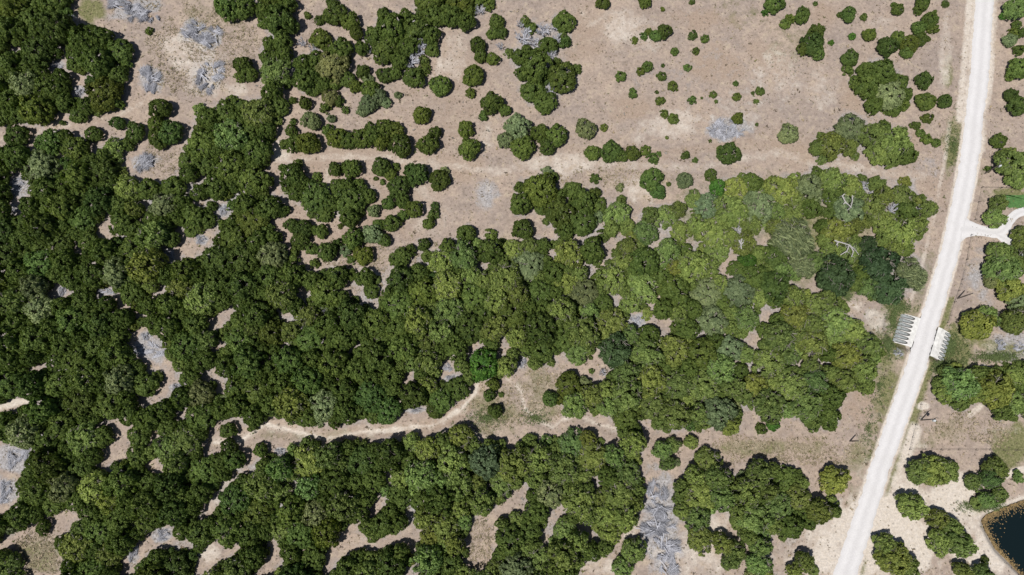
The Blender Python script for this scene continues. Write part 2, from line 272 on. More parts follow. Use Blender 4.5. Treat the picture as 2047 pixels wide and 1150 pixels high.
def line(pts, w):
    m = np.zeros((NY, NX), np.float32)
    for (xa, ya), (xb, yb) in zip(pts[:-1], pts[1:]):
        L = math.hypot(xb - xa, yb - ya)
        i0 = max(0, int((min(xa, xb) - 2 * w - X0) / STEP)); i1 = min(NX, int((max(xa, xb) + 2 * w - X0) / STEP) + 1)
        j0 = max(0, int((min(ya, yb) - 2 * w - Y0) / STEP)); j1 = min(NY, int((max(ya, yb) + 2 * w - Y0) / STEP) + 1)
        XX, YY = np.meshgrid(gx[i0:i1], gy[j0:j1])
        t = np.clip(((XX - xa) * (xb - xa) + (YY - ya) * (yb - ya)) / (L * L + 1e-9), 0, 1)
        d = np.hypot(XX - xa - t * (xb - xa), YY - ya - t * (yb - ya))
        m[j0:j1, i0:i1] = np.maximum(m[j0:j1, i0:i1], np.clip(1.5 - d / w * 1.0, 0, 1))
    return m


WARP = None
def blob(x, y, rx, ry, a=0):
    global WARP
    if WARP is None: WARP = (fnoise(34, 91) - .5) * 1.5 + (fnoise(12, 92) - .5) * .7
    XX, YY = np.meshgrid(gx - x, gy - y)
    c, s = math.cos(R(a)), math.sin(R(a))
    d = np.hypot((XX * c + YY * s) / rx, (-XX * s + YY * c) / ry)
    return np.clip(1.6 - d * 1.2 + WARP, 0, 1).astype(np.float32) * (d < 2.2)


def fnoise(scale, seed, octs=3):
    r = np.random.default_rng(seed)
    out = np.zeros((NY, NX), np.float32); amp = 1.0; tot = 0
    for o in range(octs):
        s = scale / (2 ** o)
        ny, nx = int(NY * STEP / s) + 3, int(NX * STEP / s) + 3
        g = r.random((ny, nx)).astype(np.float32)
        fy = np.arange(NY) * STEP / s; fx = np.arange(NX) * STEP / s
        iy = fy.astype(int); ix = fx.astype(int)
        ty = (fy - iy)[:, None]; tx = (fx - ix)[None, :]
        ty = ty * ty * (3 - 2 * ty); tx = tx * tx * (3 - 2 * tx)
        a = g[iy][:, ix]; b = g[iy][:, ix + 1]; c = g[iy + 1][:, ix]; d = g[iy + 1][:, ix + 1]
        out += amp * ((a * (1 - tx) + b * tx) * (1 - ty) + (c * (1 - tx) + d * tx) * ty)
        tot += amp; amp *= 0.55
    return out / tot


zone_id = np.zeros((NY, NX), np.int16)
zone_names = ['open'] + list(WOODS)
wood = np.zeros((NY, NX), bool)
for i, (k, p) in enumerate(WOODS.items()):
    m = fill(p)
    wood |= m
    zone_id[m] = i + 1
for p in GAPS:
    wood &= ~fill(p)
dist = np.zeros((NY, NX), np.float32)
er = wood.copy()
for it in range(24):
    dist[er] += STEP
    e = er.copy()
    e[1:] &= er[:-1]; e[:-1] &= er[1:]; e[:, 1:] &= er[:, :-1]; e[:, :-1] &= er[:, 1:]
    if it % 2:
        e[1:, 1:] &= er[:-1, :-1]; e[:-1, :-1] &= er[1:, 1:]; e[1:, :-1] &= er[:-1, 1:]; e[:-1, 1:] &= er[1:, :-1]
    er = e

spots = []
for tok in SPOT.replace('\n', ';').split(';'):
    a = tok.split()
    spots.append((float(a[0]), float(a[1]), float(a[2]), a[3], True))
placed = list(spots)
DEADSPOT = [(x, y, r_ * .85, 'dead', True) for x, y, r_ in DEAD]
placed += DEADSPOT
px_ = [s[0] for s in placed]; py_ = [s[1] for s in placed]; pr_ = [s[2] for s in placed]
jj, ii = np.nonzero(wood)
order = rng.permutation(len(jj))
jj, ii = jj[order], ii[order]
for rad, frac, sep in ((29, 0.012, 0.84), (24, 0.10, 0.80), (20, 0.35, 0.78), (16, 0.8, 0.76), (12, 1.0, 0.76), (8.5, 1.0, 0.82)):
    n = int(len(jj) * frac)
    ok = dist[jj[:n], ii[:n]] >= rad * 1.0
    cx = gx[ii[:n]][ok]; cy = gy[jj[:n]][ok]
    AX, AY, AR = np.array(px_), np.array(py_), np.array(pr_)
    newx, newy, newr = [], [], []
    alive = np.ones(len(cx), bool)
    for X, Y, Q in zip(AX, AY, AR):
        alive &= (cx - X) ** 2 + (cy - Y) ** 2 > (sep * (Q + rad)) ** 2
    cx, cy = cx[alive], cy[alive]
    while len(cx):
        x, y = cx[0], cy[0]
        r_ = rad * rng.uniform(0.94, 1.12)
        placed.append((x + rng.uniform(-1, 1), y + rng.uniform(-1, 1), r_, None, False))
        px_.append(x); py_.append(y); pr_.append(r_)
        keep = (cx - x) ** 2 + (cy - y) ** 2 > (sep * (r_ + rad)) ** 2
        cx, cy = cx[keep], cy[keep]

# ------------------------------------------------------------------ materials
def new_mat(name):
    m = bpy.data.materials.new(name)
    m.use_nodes = True
    nt = m.node_tree
    b = nt.nodes["Principled BSDF"]
    return m, nt, b


def N(nt, t, **kw):
    n = nt.nodes.new(t)
    for k, v in kw.items():
        setattr(n, k, v)
    return n


def mixrgb(nt, fac, a, b, bt='MIX'):
    n = N(nt, "ShaderNodeMix", data_type='RGBA', blend_type=bt)
    for s, v in ((n.inputs[0], fac), (n.inputs[6], a), (n.inputs[7], b)):
        if isinstance(v, (int, float)):
            s.default_value = v
        elif isinstance(v, tuple):
            s.default_value = v + (1,) if len(v) == 3 else v
        else:
            nt.links.new(v, s)
    return n.outputs[2]


def noise(nt, vec, scale, detail=4, rough=0.6, out=0):
    n = N(nt, "ShaderNodeTexNoise")
    n.inputs["Scale"].default_value = scale
    n.inputs["Detail"].default_value = detail
    n.inputs["Roughness"].default_value = rough
    if vec is not None:
        nt.links.new(vec, n.inputs["Vector"])
    return n.outputs[out]


def ramp(nt, fac, a, b, lo=0.0, hi=1.0):
    n = N(nt, "ShaderNodeMapRange")
    n.inputs[1].default_value = a; n.inputs[2].default_value = b
    n.inputs[3].default_value = lo; n.inputs[4].default_value = hi
    nt.links.new(fac, n.inputs[0])
    return n.outputs[0]


def foliage_mat(name):
    m, nt, b = new_mat(name)
    oi = N(nt, "ShaderNodeObjectInfo")
    at = N(nt, "ShaderNodeAttribute", attribute_name="leaf")
    hs = N(nt, "ShaderNodeHueSaturation")
    nt.links.new(oi.outputs["Color"], hs.inputs["Color"])
    nt.links.new(ramp(nt, at.outputs["Fac"], 0, 1, 0.62, 1.42), hs.inputs["Value"])
    nt.links.new(ramp(nt, at.outputs["Fac"], 0, 1, 0.515, 0.488), hs.inputs["Hue"])
    nt.links.new(hs.outputs[0], b.inputs["Base Color"])
    b.inputs["Roughness"].default_value = 0.62
    b.inputs["Specular IOR Level"].default_value = 0.25
    tr = N(nt, "ShaderNodeBsdfTranslucent")
    nt.links.new(mixrgb(nt, 1.0, hs.outputs[0], (1.0, 1.15, 0.5), 'MULTIPLY'), tr.inputs[0])
    mx = N(nt, "ShaderNodeMixShader")
    mx.inputs[0].default_value = 0.36
    nt.links.new(b.outputs[0], mx.inputs[1]); nt.links.new(tr.outputs[0], mx.inputs[2])
    nt.links.new(mx.outputs[0], nt.nodes["Material Output"].inputs[0])
    return m


def plain(name, colr, rough=0.9, nscale=3.0, var=0.35, bump=0.0, spec=0.2):
    m, nt, b = new_mat(name)
    tc = N(nt, "ShaderNodeTexCoord")
    f = noise(nt, tc.outputs["Object"], nscale)
    lo = tuple(c * (1 - var) for c in colr); hi = tuple(min(1, c * (1 + var)) for c in colr)
    nt.links.new(mixrgb(nt, ramp(nt, f, 0.3, 0.7), lo, hi), b.inputs["Base Color"])
    b.inputs["Roughness"].default_value = rough
    b.inputs["Specular IOR Level"].default_value = spec
    if bump:
        bp = N(nt, "ShaderNodeBump")
        bp.inputs["Strength"].default_value = bump
        bp.inputs["Distance"].default_value = 0.05
        nt.links.new(noise(nt, tc.outputs["Object"], nscale * 6), bp.inputs["Height"])
        nt.links.new(bp.outputs[0], b.inputs["Normal"])
    return m


M_LEAF = foliage_mat("foliage")
M_BARK = plain("bark", (0.30, 0.27, 0.245), nscale=6, bump=0.5)
M_DEADWOOD, _nt, _b = new_mat("weathered_wood")
_at = N(_nt, "ShaderNodeAttribute", attribute_name="leaf")
_nt.links.new(mixrgb(_nt, _at.outputs["Fac"], (0.19, 0.195, 0.22), (0.55, 0.555, 0.615)), _b.inputs["Base Color"])
_b.inputs["Roughness"].default_value = 0.9
M_BONE = plain("bleached_wood", (0.43, 0.41, 0.395), nscale=2, var=0.2)
M_TUFT, _nt, _b = new_mat("dry_tufts")
_at = N(_nt, "ShaderNodeAttribute", attribute_name="tint")
_nt.links.new(_at.outputs["Color"], _b.inputs["Base Color"])
_b.inputs["Roughness"].default_value = 0.95
_b.inputs["Specular IOR Level"].default_value = 0.05

# ground: caliche, grass, reddish soil and litter weights are read from the mesh, grain and stones from noise
M_GROUND, nt, b = new_mat("dry_soil")
geo = N(nt, "ShaderNodeNewGeometry")
pos = geo.outputs["Position"]
za = N(nt, "ShaderNodeAttribute", attribute_name="zone")
zs = N(nt, "ShaderNodeSeparateColor")
nt.links.new(za.outputs["Color"], zs.inputs[0])
big = noise(nt, pos, 0.06, 8, 0.7)
mid = noise(nt, pos, 0.35, 6, 0.7)
fine = noise(nt, pos, 2.2, 5, 0.75)
c = mixrgb(nt, ramp(nt, big, 0.36, 0.64), (0.410, 0.322, 0.262), (0.320, 0.262, 0.232))
c = mixrgb(nt, ramp(nt, mid, 0.49, 0.66, 0, 0.75), c, (0.255, 0.205, 0.172))
c = mixrgb(nt, ramp(nt, mid, 0.47, 0.32, 0, 0.8), c, (0.455, 0.375, 0.285))
n2 = noise(nt, pos, 1.1, 5, 0.7)
c = mixrgb(nt, ramp(nt, n2, 0.54, 0.66, 0, 0.7), c, (0.19, 0.16, 0.135))
c = mixrgb(nt, ramp(nt, n2, 0.44, 0.34, 0, 0.6), c, (0.50, 0.43, 0.34))
def zmix(c, w, colr, colr2, strength=1.0):
    n = N(nt, "ShaderNodeMath", operation='ADD')
    nt.links.new(w, n.inputs[0]); nt.links.new(ramp(nt, mid, 0.25, 0.75, -0.35, 0.35), n.inputs[1])
    n3 = N(nt, "ShaderNodeMath", operation='MULTIPLY')
    nt.links.new(ramp(nt, n.outputs[0], 0.22, 0.72), n3.inputs[0])
    nt.links.new(ramp(nt, w, 0.0, 0.15, 0, strength), n3.inputs[1])
    return mixrgb(nt, n3.outputs[0], c, mixrgb(nt, ramp(nt, n2, 0.35, 0.65), colr, colr2))
c = zmix(c, zs.outputs[2], (0.375, 0.295, 0.232), (0.315, 0.238, 0.190))
c = zmix(c, za.outputs["Alpha"], (0.27, 0.25, 0.24), (0.40, 0.385, 0.39))
c = zmix(c, zs.outputs[1], (0.135, 0.145, 0.06), (0.22, 0.205, 0.11))
c = zmix(c, zs.outputs[0], (0.63, 0.57, 0.51), (0.52, 0.455, 0.385))
c = mixrgb(nt, 1.0, c, ramp(nt, fine, 0.3, 0.7, 0.62, 1.30), 'MULTIPLY')
vor = N(nt, "ShaderNodeTexVoronoi")
vor.inputs["Scale"].default_value = 0.55
nt.links.new(pos, vor.inputs["Vector"])
c = mixrgb(nt, ramp(nt, vor.outputs["Distance"], 0.10, 0.17, 0.55, 0.0), c, (0.15, 0.12, 0.095))
nt.links.new(c, b.inputs["Base Color"])
b.inputs["Roughness"].default_value = 1.0
b.inputs["Specular IOR Level"].default_value = 0.05
bp = N(nt, "ShaderNodeBump")
bp.inputs["Strength"].default_value = 0.6
bp.inputs["Distance"].default_value = 0.12
nt.links.new(noise(nt, pos, 1.6, 6, 0.75), bp.inputs["Height"])
nt.links.new(bp.outputs[0], b.inputs["Normal"])

M_ROAD, nt, b = new_mat("white_caliche_gravel")
geo = N(nt, "ShaderNodeNewGeometry")
pos = geo.outputs["Position"]
uvm = N(nt, "ShaderNodeAttribute", attribute_name="across")
wv = N(nt, "ShaderNodeMath", operation='MULTIPLY'); nt.links.new(uvm.outputs["Fac"], wv.inputs[0]); wv.inputs[1].default_value = 4 * math.pi
sn = N(nt, "ShaderNodeMath", operation='COSINE'); nt.links.new(wv.outputs[0], sn.inputs[0])
c = mixrgb(nt, ramp(nt, sn.outputs[0], -1, 1), (0.65, 0.635, 0.638), (0.575, 0.56, 0.563))
c = mixrgb(nt, ramp(nt, noise(nt, pos, 0.22, 5), 0.4, 0.7, 0, 0.45), c, (0.55, 0.535, 0.53))
c = mixrgb(nt, 1.0, c, ramp(nt, noise(nt, pos, 3.5, 4, 0.8), 0.3, 0.7, 0.88, 1.08), 'MULTIPLY')
nt.links.new(c, b.inputs["Base Color"])
b.inputs["Roughness"].default_value = 0.95
b.inputs["Specular IOR Level"].default_value = 0.1
M_CONC = plain("pale_concrete", (0.64, 0.63, 0.61), nscale=0.9, var=0.22, bump=0.3)
M_RIM = plain("pipe_edge_shadow", (0.06, 0.055, 0.05), rough=0.7, nscale=4)  # dark pipe edge, with the shadow line around each mouth in its colour
M_STEEL = plain("galvanised_steel", (0.26, 0.28, 0.285), rough=0.6, nscale=2, var=0.25)
M_POLE = plain("treated_timber", (0.085, 0.07, 0.06), nscale=5, bump=0.3)
M_GREYMETAL = plain("grey_enamel", (0.55, 0.58, 0.60), rough=0.45, var=0.08)
M_WIRE = plain("rusty_wire", (0.10, 0.085, 0.075))
M_WATER, nt, b = new_mat("pond_water")
b.inputs["Base Color"].default_value = (0.006, 0.012, 0.014, 1)
b.inputs["Roughness"].default_value = 0.06
b.inputs["IOR"].default_value = 1.33
b.inputs["Specular IOR Level"].default_value = 0.3
bp = N(nt, "ShaderNodeBump"); bp.inputs["Strength"].default_value = 0.06
nt.links.new(noise(nt, N(nt, "ShaderNodeNewGeometry").outputs["Position"], 2.0), bp.inputs["Height"])
nt.links.new(bp.outputs[0], b.inputs["Normal"])
M_MAT = plain("pond_algae", (0.20, 0.14, 0.065), nscale=1.5, var=0.5)

# ------------------------------------------------------------------ mesh helpers
def mesh_np(name, verts, faces, mats, attrs=None, fmat=None, smooth=False):
    """verts (n,3); faces (m,3|4) array"""
    me = bpy.data.meshes.new(name)
    verts = np.asarray(verts, np.float32); faces = np.asarray(faces, np.int32)
    k = faces.shape[1]
    me.vertices.add(len(verts)); me.vertices.foreach_set("co", verts.ravel())
    me.loops.add(faces.size); me.loops.foreach_set("vertex_index", faces.ravel())
    me.polygons.add(len(faces))
    me.polygons.foreach_set("loop_start", np.arange(0, faces.size, k, dtype=np.int32))
    me.polygons.foreach_set("loop_total", np.full(len(faces), k, np.int32))
    for m in (mats if isinstance(mats, (list, tuple)) else [mats]):
        me.materials.append(m)
    if fmat is not None:
        me.polygons.foreach_set("material_index", np.asarray(fmat, np.int32))
    if smooth:
        me.polygons.foreach_set("use_smooth", np.ones(len(faces), bool))
    for nm, (dom, typ, data) in (attrs or {}).items():
        a = me.attributes.new(nm, typ, dom)
        a.data.foreach_set("value" if typ == 'FLOAT' else "color", np.asarray(data, np.float32).ravel())
    me.update(calc_edges=True)
    return me


class MB:
    def __init__(self):
        self.v = []; self.f = []; self.a = []
    def quad(self, a, b, c, d, at=0.5):
        n = len(self.v); self.v += [tuple(a), tuple(b), tuple(c), tuple(d)]; self.f.append((n, n + 1, n + 2, n + 3)); self.a.append(at)
    def box(self, c, s, rz=0.0, at=0.5):
        cx, cy, cz = c; hx, hy, hz = s[0] / 2, s[1] / 2, s[2] / 2
        co, si = math.cos(rz), math.sin(rz); n = len(self.v)
        for dz in (-hz, hz):
            for dx, dy in ((-hx, -hy), (hx, -hy), (hx, hy), (-hx, hy)):
                self.v.append((cx + dx * co - dy * si, cy + dx * si + dy * co, cz + dz))
        for q in ((0, 3, 2, 1), (4, 5, 6, 7), (0, 1, 5, 4), (1, 2, 6, 5), (2, 3, 7, 6), (3, 0, 4, 7)):
            self.f.append(tuple(n + i for i in q)); self.a.append(at)
    def tube(self, pts, rads, seg=5, at=0.5, cap=True):
        pts = [Vector(p) for p in pts]; n0 = len(self.v)
        for i, p in enumerate(pts):
            d = (pts[min(i + 1, len(pts) - 1)] - pts[max(i - 1, 0)])
            d = d.normalized() if d.length > 1e-6 else Vector((0, 0, 1))
            up = Vector((0, 0, 1)) if abs(d.z) < 0.9 else Vector((1, 0, 0))
            e1 = d.cross(up).normalized(); e2 = d.cross(e1)
            for k in range(seg):
                t = 2 * math.pi * k / seg
                self.v.append(tuple(p + (e1 * math.cos(t) + e2 * math.sin(t)) * rads[i]))
        for i in range(len(pts) - 1):
            for k in range(seg):
                a = n0 + i * seg + k; b = n0 + i * seg + (k + 1) % seg
                self.f.append((a, b, b + seg, a + seg)); self.a.append(at)
        if cap:
            for base in (n0, n0 + (len(pts) - 1) * seg):
                self.v.append(tuple(pts[0] if base == n0 else pts[-1])); c_ = len(self.v) - 1
                for k in range(seg):
                    self.f.append((base + k, base + (k + 1) % seg, c_, c_)); self.a.append(at)
    def mesh(self, name, mat, smooth=False):
        me = bpy.data.meshes.new(name)
        me.from_pydata(self.v, [], [tuple(dict.fromkeys(f)) for f in self.f])
        me.materials.append(mat)
        a = me.attributes.new("leaf", 'FLOAT', 'FACE')
        a.data.foreach_set("value", np.asarray(self.a, np.float32))
        if smooth:
            me.polygons.foreach_set("use_smooth", np.ones(len(me.polygons), bool))
        me.update()
        return me


def add(name, me, parent=None, loc=(0, 0, 0), rot=(0, 0, 0), scale=(1, 1, 1)):
    o = bpy.data.objects.new(name, me)
    o.location = loc; o.rotation_euler = rot; o.scale = scale
    if parent is not None:
        o.parent = parent
    col.objects.link(o)
    return o


def tag(o, label, cat, group=None):
    o["label"] = label; o["category"] = cat
    if group:
        o["group"] = group
    return o


# ------------------------------------------------------------------ zones of the ground
pale = np.zeros((NY, NX), np.float32); grass = pale.copy(); red = pale.copy(); litter = pale.copy(); depth = pale.copy(); track = pale.copy()
TRACK = [(548, 285), (545, 318), (600, 316), (690, 313), (760, 316), (830, 325), (900, 332), (1000, 345), (1090, 322), (1160, 322), (1300, 332), (1400, 336), (1480, 318), (1560, 306), (1620, 322), (1680, 330), (1760, 345), (1850, 352)]
TRACK2 = [(1140, 300), (1330, 309), (1450, 291), (1540, 287), (1600, 298), (1640, 330)]
LTRACK = [(-120, 282), (0, 276), (60, 268), (110, 255), (180, 246), (240, 232), (300, 196), (350, 200)]
CREEK = [(425, 885), (470, 885), (530, 850), (590, 862), (650, 877), (720, 864), (800, 856), (868, 850), (915, 824), (950, 786), (955, 765)]
CREEK2 = [(1010, 755), (1040, 780), (1050, 818), (1078, 842), (1105, 855), (1126, 838), (1160, 832), (1200, 850), (1280, 868)]
t1 = blur(line(TRACK, 9), 6); t2 = blur(line(LTRACK, 7), 4)
track = np.maximum(t1, t2)
pale = np.maximum(pale, 0.46 * t1); pale = np.maximum(pale, 0.36 * t2)
red = np.maximum(red, 0.5 * line(TRACK2, 12)); red = np.maximum(red, 0.8 * blob(1650, 320, 110, 34, 10)); red = np.maximum(red, 0.65 * blob(1860, 370, 50, 60)); red = np.maximum(red, .7 * t2)
red = np.maximum(red, 0.5 * blob(680, 380, 230, 200)); red = np.maximum(red, 0.5 * blob(880, 200, 120, 180)); red = np.maximum(red, .6 * blob(1720, 820, 60, 60)); red = np.maximum(red, .5 * blob(1560, 900, 200, 40))
c1 = line(CREEK, 9); c2 = line(CREEK2, 5)
red = np.maximum(red, .7 * blur(line(CREEK, 16), 6)); pale = np.maximum(pale, .42 * blur(line(CREEK, 12), 6)); pale = np.maximum(pale, .30 * blur(line(CREEK2, 9), 5)); pale = np.maximum(pale, 0.75 * line([(x, y + 2 * math.sin(x / 23)) for x, y in CREEK], 3)); pale = np.maximum(pale, 0.6 * line(CREEK2, 2.5))
pale = np.maximum(pale, .95 * blob(905, 826, 26, 7, -35)); pale = np.maximum(pale, .8 * blob(770, 862, 60, 6, -5))
depth = np.maximum(depth, 0.7 * blur(c1, 8)); depth = np.maximum(depth, 0.5 * blur(c2, 6))
for x, y, rx, ry, a, s in ((1800, 1060, 110, 120, 0, .9), (1900, 1010, 40, 70, 10, 1), (1925, 985, 30, 60, 20, 1), (1690, 1060, 60, 90, 30, .75), (1640, 1120, 80, 50, 0, .6), (1990, 1080, 60, 80, 40, .8),
                           (2010, 460, 40, 18, 0, .5), (1430, 1050, 30, 40, 0, .5), (1385, 1110, 80, 60, 0, .45), (960, 380, 35, 60, 0, .2), (560, 300, 26, 40, 0, .5), (1845, 812, 12, 8, 0, 1), (2030, 945, 40, 8, -25, .9), (1930, 1085, 20, 70, 20, .7),
                           (680, 520, 90, 25, 10, .3), (870, 430, 40, 60, 0, .3), (1755, 640, 40, 22, 40, .55), (1715, 615, 30, 20, 30, .4), (1950, 820, 20, 8, -40, .7), (2000, 860, 50, 10, 0, .3),
                           (420, 1110, 25, 25, 0, .5), (1200, 1135, 50, 20, 0, .5), (1260, 1070, 40, 12, -50, .5), (30, 806, 60, 10, -15, .7), (435, 985, 30, 60, 40, .35), (1560, 1110, 60, 60, 0, .3), (705, 1085, 60, 30, 0, .3), (1975, 700, 30, 20, 0, .3)):
    pale = np.maximum(pale, s * blob(x, y, rx, ry, a))
LE = [(1987, -560), (1960, -120), (1951, 0), (1939, 150), (1929, 240), (1922, 300), (1900, 420), (1880, 507), (1852, 600), (1806, 745), (1766, 860), (1735, 950), (1666, 1150), (1620, 1280), (1540, 1500)]
RE = [(2016, -560), (1995, -120), (1987, 0), (1978, 150), (1966, 240), (1961, 300), (1939, 420), (1917, 507), (1891, 600), (1848, 745), (1807, 860), (1776, 950), (1714, 1150), (1672, 1280), (1602, 1500)]
def off(pts, d):
    return [(x + d, y) for x, y in pts]
pale = np.maximum(pale, .7 * line(off(LE[1:5], -12), 8)); pale = np.maximum(pale, .5 * line(off(RE[1:6], 5), 5)); pale = np.maximum(pale, .45 * line(off(LE[4:9], -30), 5)); pale = np.maximum(pale, 0.8 * line(off(LE[1:14], -1), 4)); pale = np.maximum(pale, 0.8 * line(off(RE[1:14], 1), 3))
pale = np.maximum(pale, .7 * line(off(RE[10:14], 22), 14))
for x, y, rx, ry, a, s in ((190, 22, 32, 26, 0, .9), (1894, 145, 12, 36, 0, .8), (1905, 280, 22, 60, 8, .7), (2035, 402, 45, 22, 0, 1.3), (2040, 890, 50, 40, 0, 1.1), (1768, 640, 40, 45, 0, .5), (1790, 610, 30, 25, 0, .6), (1765, 700, 45, 50, 0, .7),
                           (1770, 800, 30, 80, 20, .65), (1725, 900, 30, 50, 20, .5), (975, 815, 55, 45, 0, .62), (1080, 790, 60, 60, 0, .40), (1000, 860, 90, 25, 0, .35), (620, 872, 160, 14, 0, .35), (1530, 895, 130, 16, 0, .5), (75, 1110, 50, 40, 0, .6), (1905, 700, 40, 45, 0, 1), (1890, 740, 50, 25, 0, .8), (1960, 1010, 50, 14, -20, .9), (1985, 690, 80, 15, 10, .7),
                           (1825, 860, 12, 70, 15, .7), (1580, 85, 60, 60, 0, .35), (1480, 25, 60, 40, 0, .3), (430, 30, 90, 60, 0, .3), (1730, 610, 40, 30, 0, .3), (1960, 365, 20, 40, 0, .3), (1690, 590, 20, 20, 0, .8), (1880, 870, 60, 30, 0, .35), (1500, 430, 200, 90, 0, .35), (1650, 470, 150, 90, 0, .6)):
    grass = np.maximum(grass, s * blob(x, y, rx, ry, a))
grass = np.maximum(grass, .75 * line(off(RE[8:14], 10), 7)); grass = np.maximum(grass, .35 * line(off(LE[7:13], -16), 14))
litter = np.maximum(litter, 0.55 * blur(wood, 10))
for x, y, rx, ry in BITS:
    litter = np.maximum(litter, 1.2 * blob(x, y, rx * 1.3, ry * 1.3))
for p in PILES:
    litter = np.maximum(litter, 1.0 * blob(p[0], p[1], p[2], p[3], p[4]))
litter = np.maximum(litter, .7 * blob(970, 385, 28, 40)); litter = np.maximum(litter, .9 * blob(1320, 1050, 40, 100)); litter = np.maximum(litter, .4 * blob(1860, 330, 40, 30)); litter = np.maximum(litter, .5 * blob(1750, 640, 40, 20, 40)); litter = np.maximum(litter, .6 * blob(1960, 570, 30, 60)); litter = np.maximum(litter, .22 * blob(1420, 150, 160, 90)); litter = np.maximum(litter, .35 * blob(1700, 1110, 80, 60)); litter = np.maximum(litter, .8 * blob(2010, 690, 40, 30))
for x, y, rx, ry, a, s in ((1250, 60, 90, 40, 20, .42), (1560, 150, 70, 60, 0, .36), (1700, 260, 30, 20, 0, .4), (1330, 250, 110, 30, -5, .42), (1100, 330, 90, 24, 0, .5), (1480, 210, 60, 40, 0, .3), (900, 110, 40, 70, 20, .4), (980, 250, 30, 50, 0, .3), (1640, 180, 40, 50, 0, .35), (1280, 380, 60, 30, 0, .5), (380, 110, 90, 40, 20, .42), (430, 180, 60, 20, 0, .45), (650, 400, 60, 60, 0, .35), (850, 380, 40, 90, 0, .35), (1760, 50, 60, 30, 0, .3), (1890, 110, 14, 90, 4, .5)):
    pale = np.maximum(pale, s * blob(x, y, rx, ry, a))
for x, y, rx, ry, a in ((1180, 60, 50, 60, 30), (1400, 40, 80, 26, 0), (1530, 110, 50, 30, 30), (1260, 220, 60, 30, 0), (1700, 215, 26, 60, 0), (940, 340, 60, 30, 0), (1800, 290, 60, 40, 0), (1640, 30, 40, 30, 0), (1430, 130, 60, 40, 0)):
    red = np.maximum(red, .75 * blob(x, y, rx, ry, a))
# hollows: culvert mouths, pond bowl
CUL_W = [(1802, 622), (1842, 634), (1825, 700), (1790, 690), (1770, 660), (1775, 630)]
CUL_E = [(1876, 654), (1904, 664), (1925, 680), (1915, 720), (1885, 722), (1858, 714)]
hollow = np.maximum(fill(CUL_W), fill(CUL_E)).astype(np.float32)
depth = np.maximum(depth, 1.75 * np.clip(blur(hollow, 5), 0, 1))
POND = [(1962, 1042), (1972, 1030), (1990, 1022), (2020, 1010), (2047, 1000), (2210, 985), (2210, 1310), (2120, 1240), (2060, 1170), (2020, 1128), (1990, 1098), (1972, 1066)]
pm = fill(POND).astype(np.float32)
depth = np.maximum(depth, 1.6 * np.clip(blur(pm, 9) * 1.7 - 0.35, 0, 1))
pale = np.maximum(pale, 1.0 * np.clip(blur(pm, 12) * 2.2, 0, 1) * (1 - blur(pm, 3)))
grass *= (0.55 + 0.9 * fnoise(60, 5)); pale *= (0.55 + 0.9 * fnoise(50, 6)); litter *= (.5 + fnoise(70, 7)); red *= (.4 + 1.1 * fnoise(120, 8))

# ------------------------------------------------------------------ ground sheet, reaching the horizon
fx = np.arange(-172, 172.01, 0.46); fy = np.arange(-52, 152.01, 0.46)
def outward(start, sgn):
    out = []; d = 0.46; x = start
    while abs(x) < 6000:
        d *= 1.55; x += sgn * d; out.append(x)
    return out
axx = np.array(sorted(outward(fx[0], -1)) + list(fx) + outward(fx[-1], 1)); ayy = np.array(sorted(outward(fy[0], -1)) + list(fy) + outward(fy[-1], 1))
VX, VY = np.meshgrid(axx, ayy)
PX, PY = P(VX, VY, 0.0)
inside = (np.abs(VX) < 175) & (VY > -55) & (VY < 155)
def sample(a):
    u = np.clip((PX - X0) / STEP, 0, NX - 1.001); v = np.clip((PY - Y0) / STEP, 0, NY - 1.001)
    u = np.where(inside, u, 0); v = np.where(inside, v, 0)
    i = u.astype(int); j = v.astype(int); s = u - i; t = v - j
    r = a[j, i] * (1 - s) * (1 - t) + a[j, i + 1] * s * (1 - t) + a[j + 1, i] * (1 - s) * t + a[j + 1, i + 1] * s * t
    return np.where(inside, r, 0.0)
swell = 0.10 * (sample(fnoise(160, 21)) - .5) + 0.06 * (sample(fnoise(24, 22)) - .5)
VZ = np.where(inside, swell - sample(depth), 0.0) - 0.03
road_m = sample(blur(fill(LE + RE[::-1]), 3))
VZ = np.where(road_m > 0.02, np.minimum(VZ, -0.03 - 0.10 * road_m), VZ)
zone = np.stack([sample(pale), sample(grass), sample(red), sample(litter)], -1).reshape(-1, 4)
gv = np.stack([VX, VY, VZ], -1).reshape(-1, 3)
ny_, nx_ = VX.shape
idx = np.arange(nx_ * ny_).reshape(ny_, nx_)
quads = np.stack([idx[:-1, :-1], idx[:-1, 1:], idx[1:, 1:], idx[1:, :-1]], -1).reshape(-1, 4)
cls = np.zeros((ny_, nx_), int)
cls[sample(track) > 0.4] = 1
cls[sample(np.maximum(c1, c2)) > 0.5] = 2
cls = cls[:-1, :-1].ravel()
for k, nm in enumerate(("ground", "dirt_track", "creek_bed")):
    q = quads[cls == k]
    u, inv = np.unique(q, return_inverse=True)
    me = mesh_np(nm, gv[u], inv.reshape(-1, 4), M_GROUND, {"zone": ('POINT', 'FLOAT_COLOR', zone[u])}, smooth=True)
    add(nm, me)["kind"] = "structure"


def ground_z(x, y):
    px, py = P(np.float64(x), np.float64(y), 0.0)
    i = int(np.clip((px - X0) / STEP, 0, NX - 1)); j = int(np.clip((py - Y0) / STEP, 0, NY - 1))
    return -0.03 - float(depth[j, i])


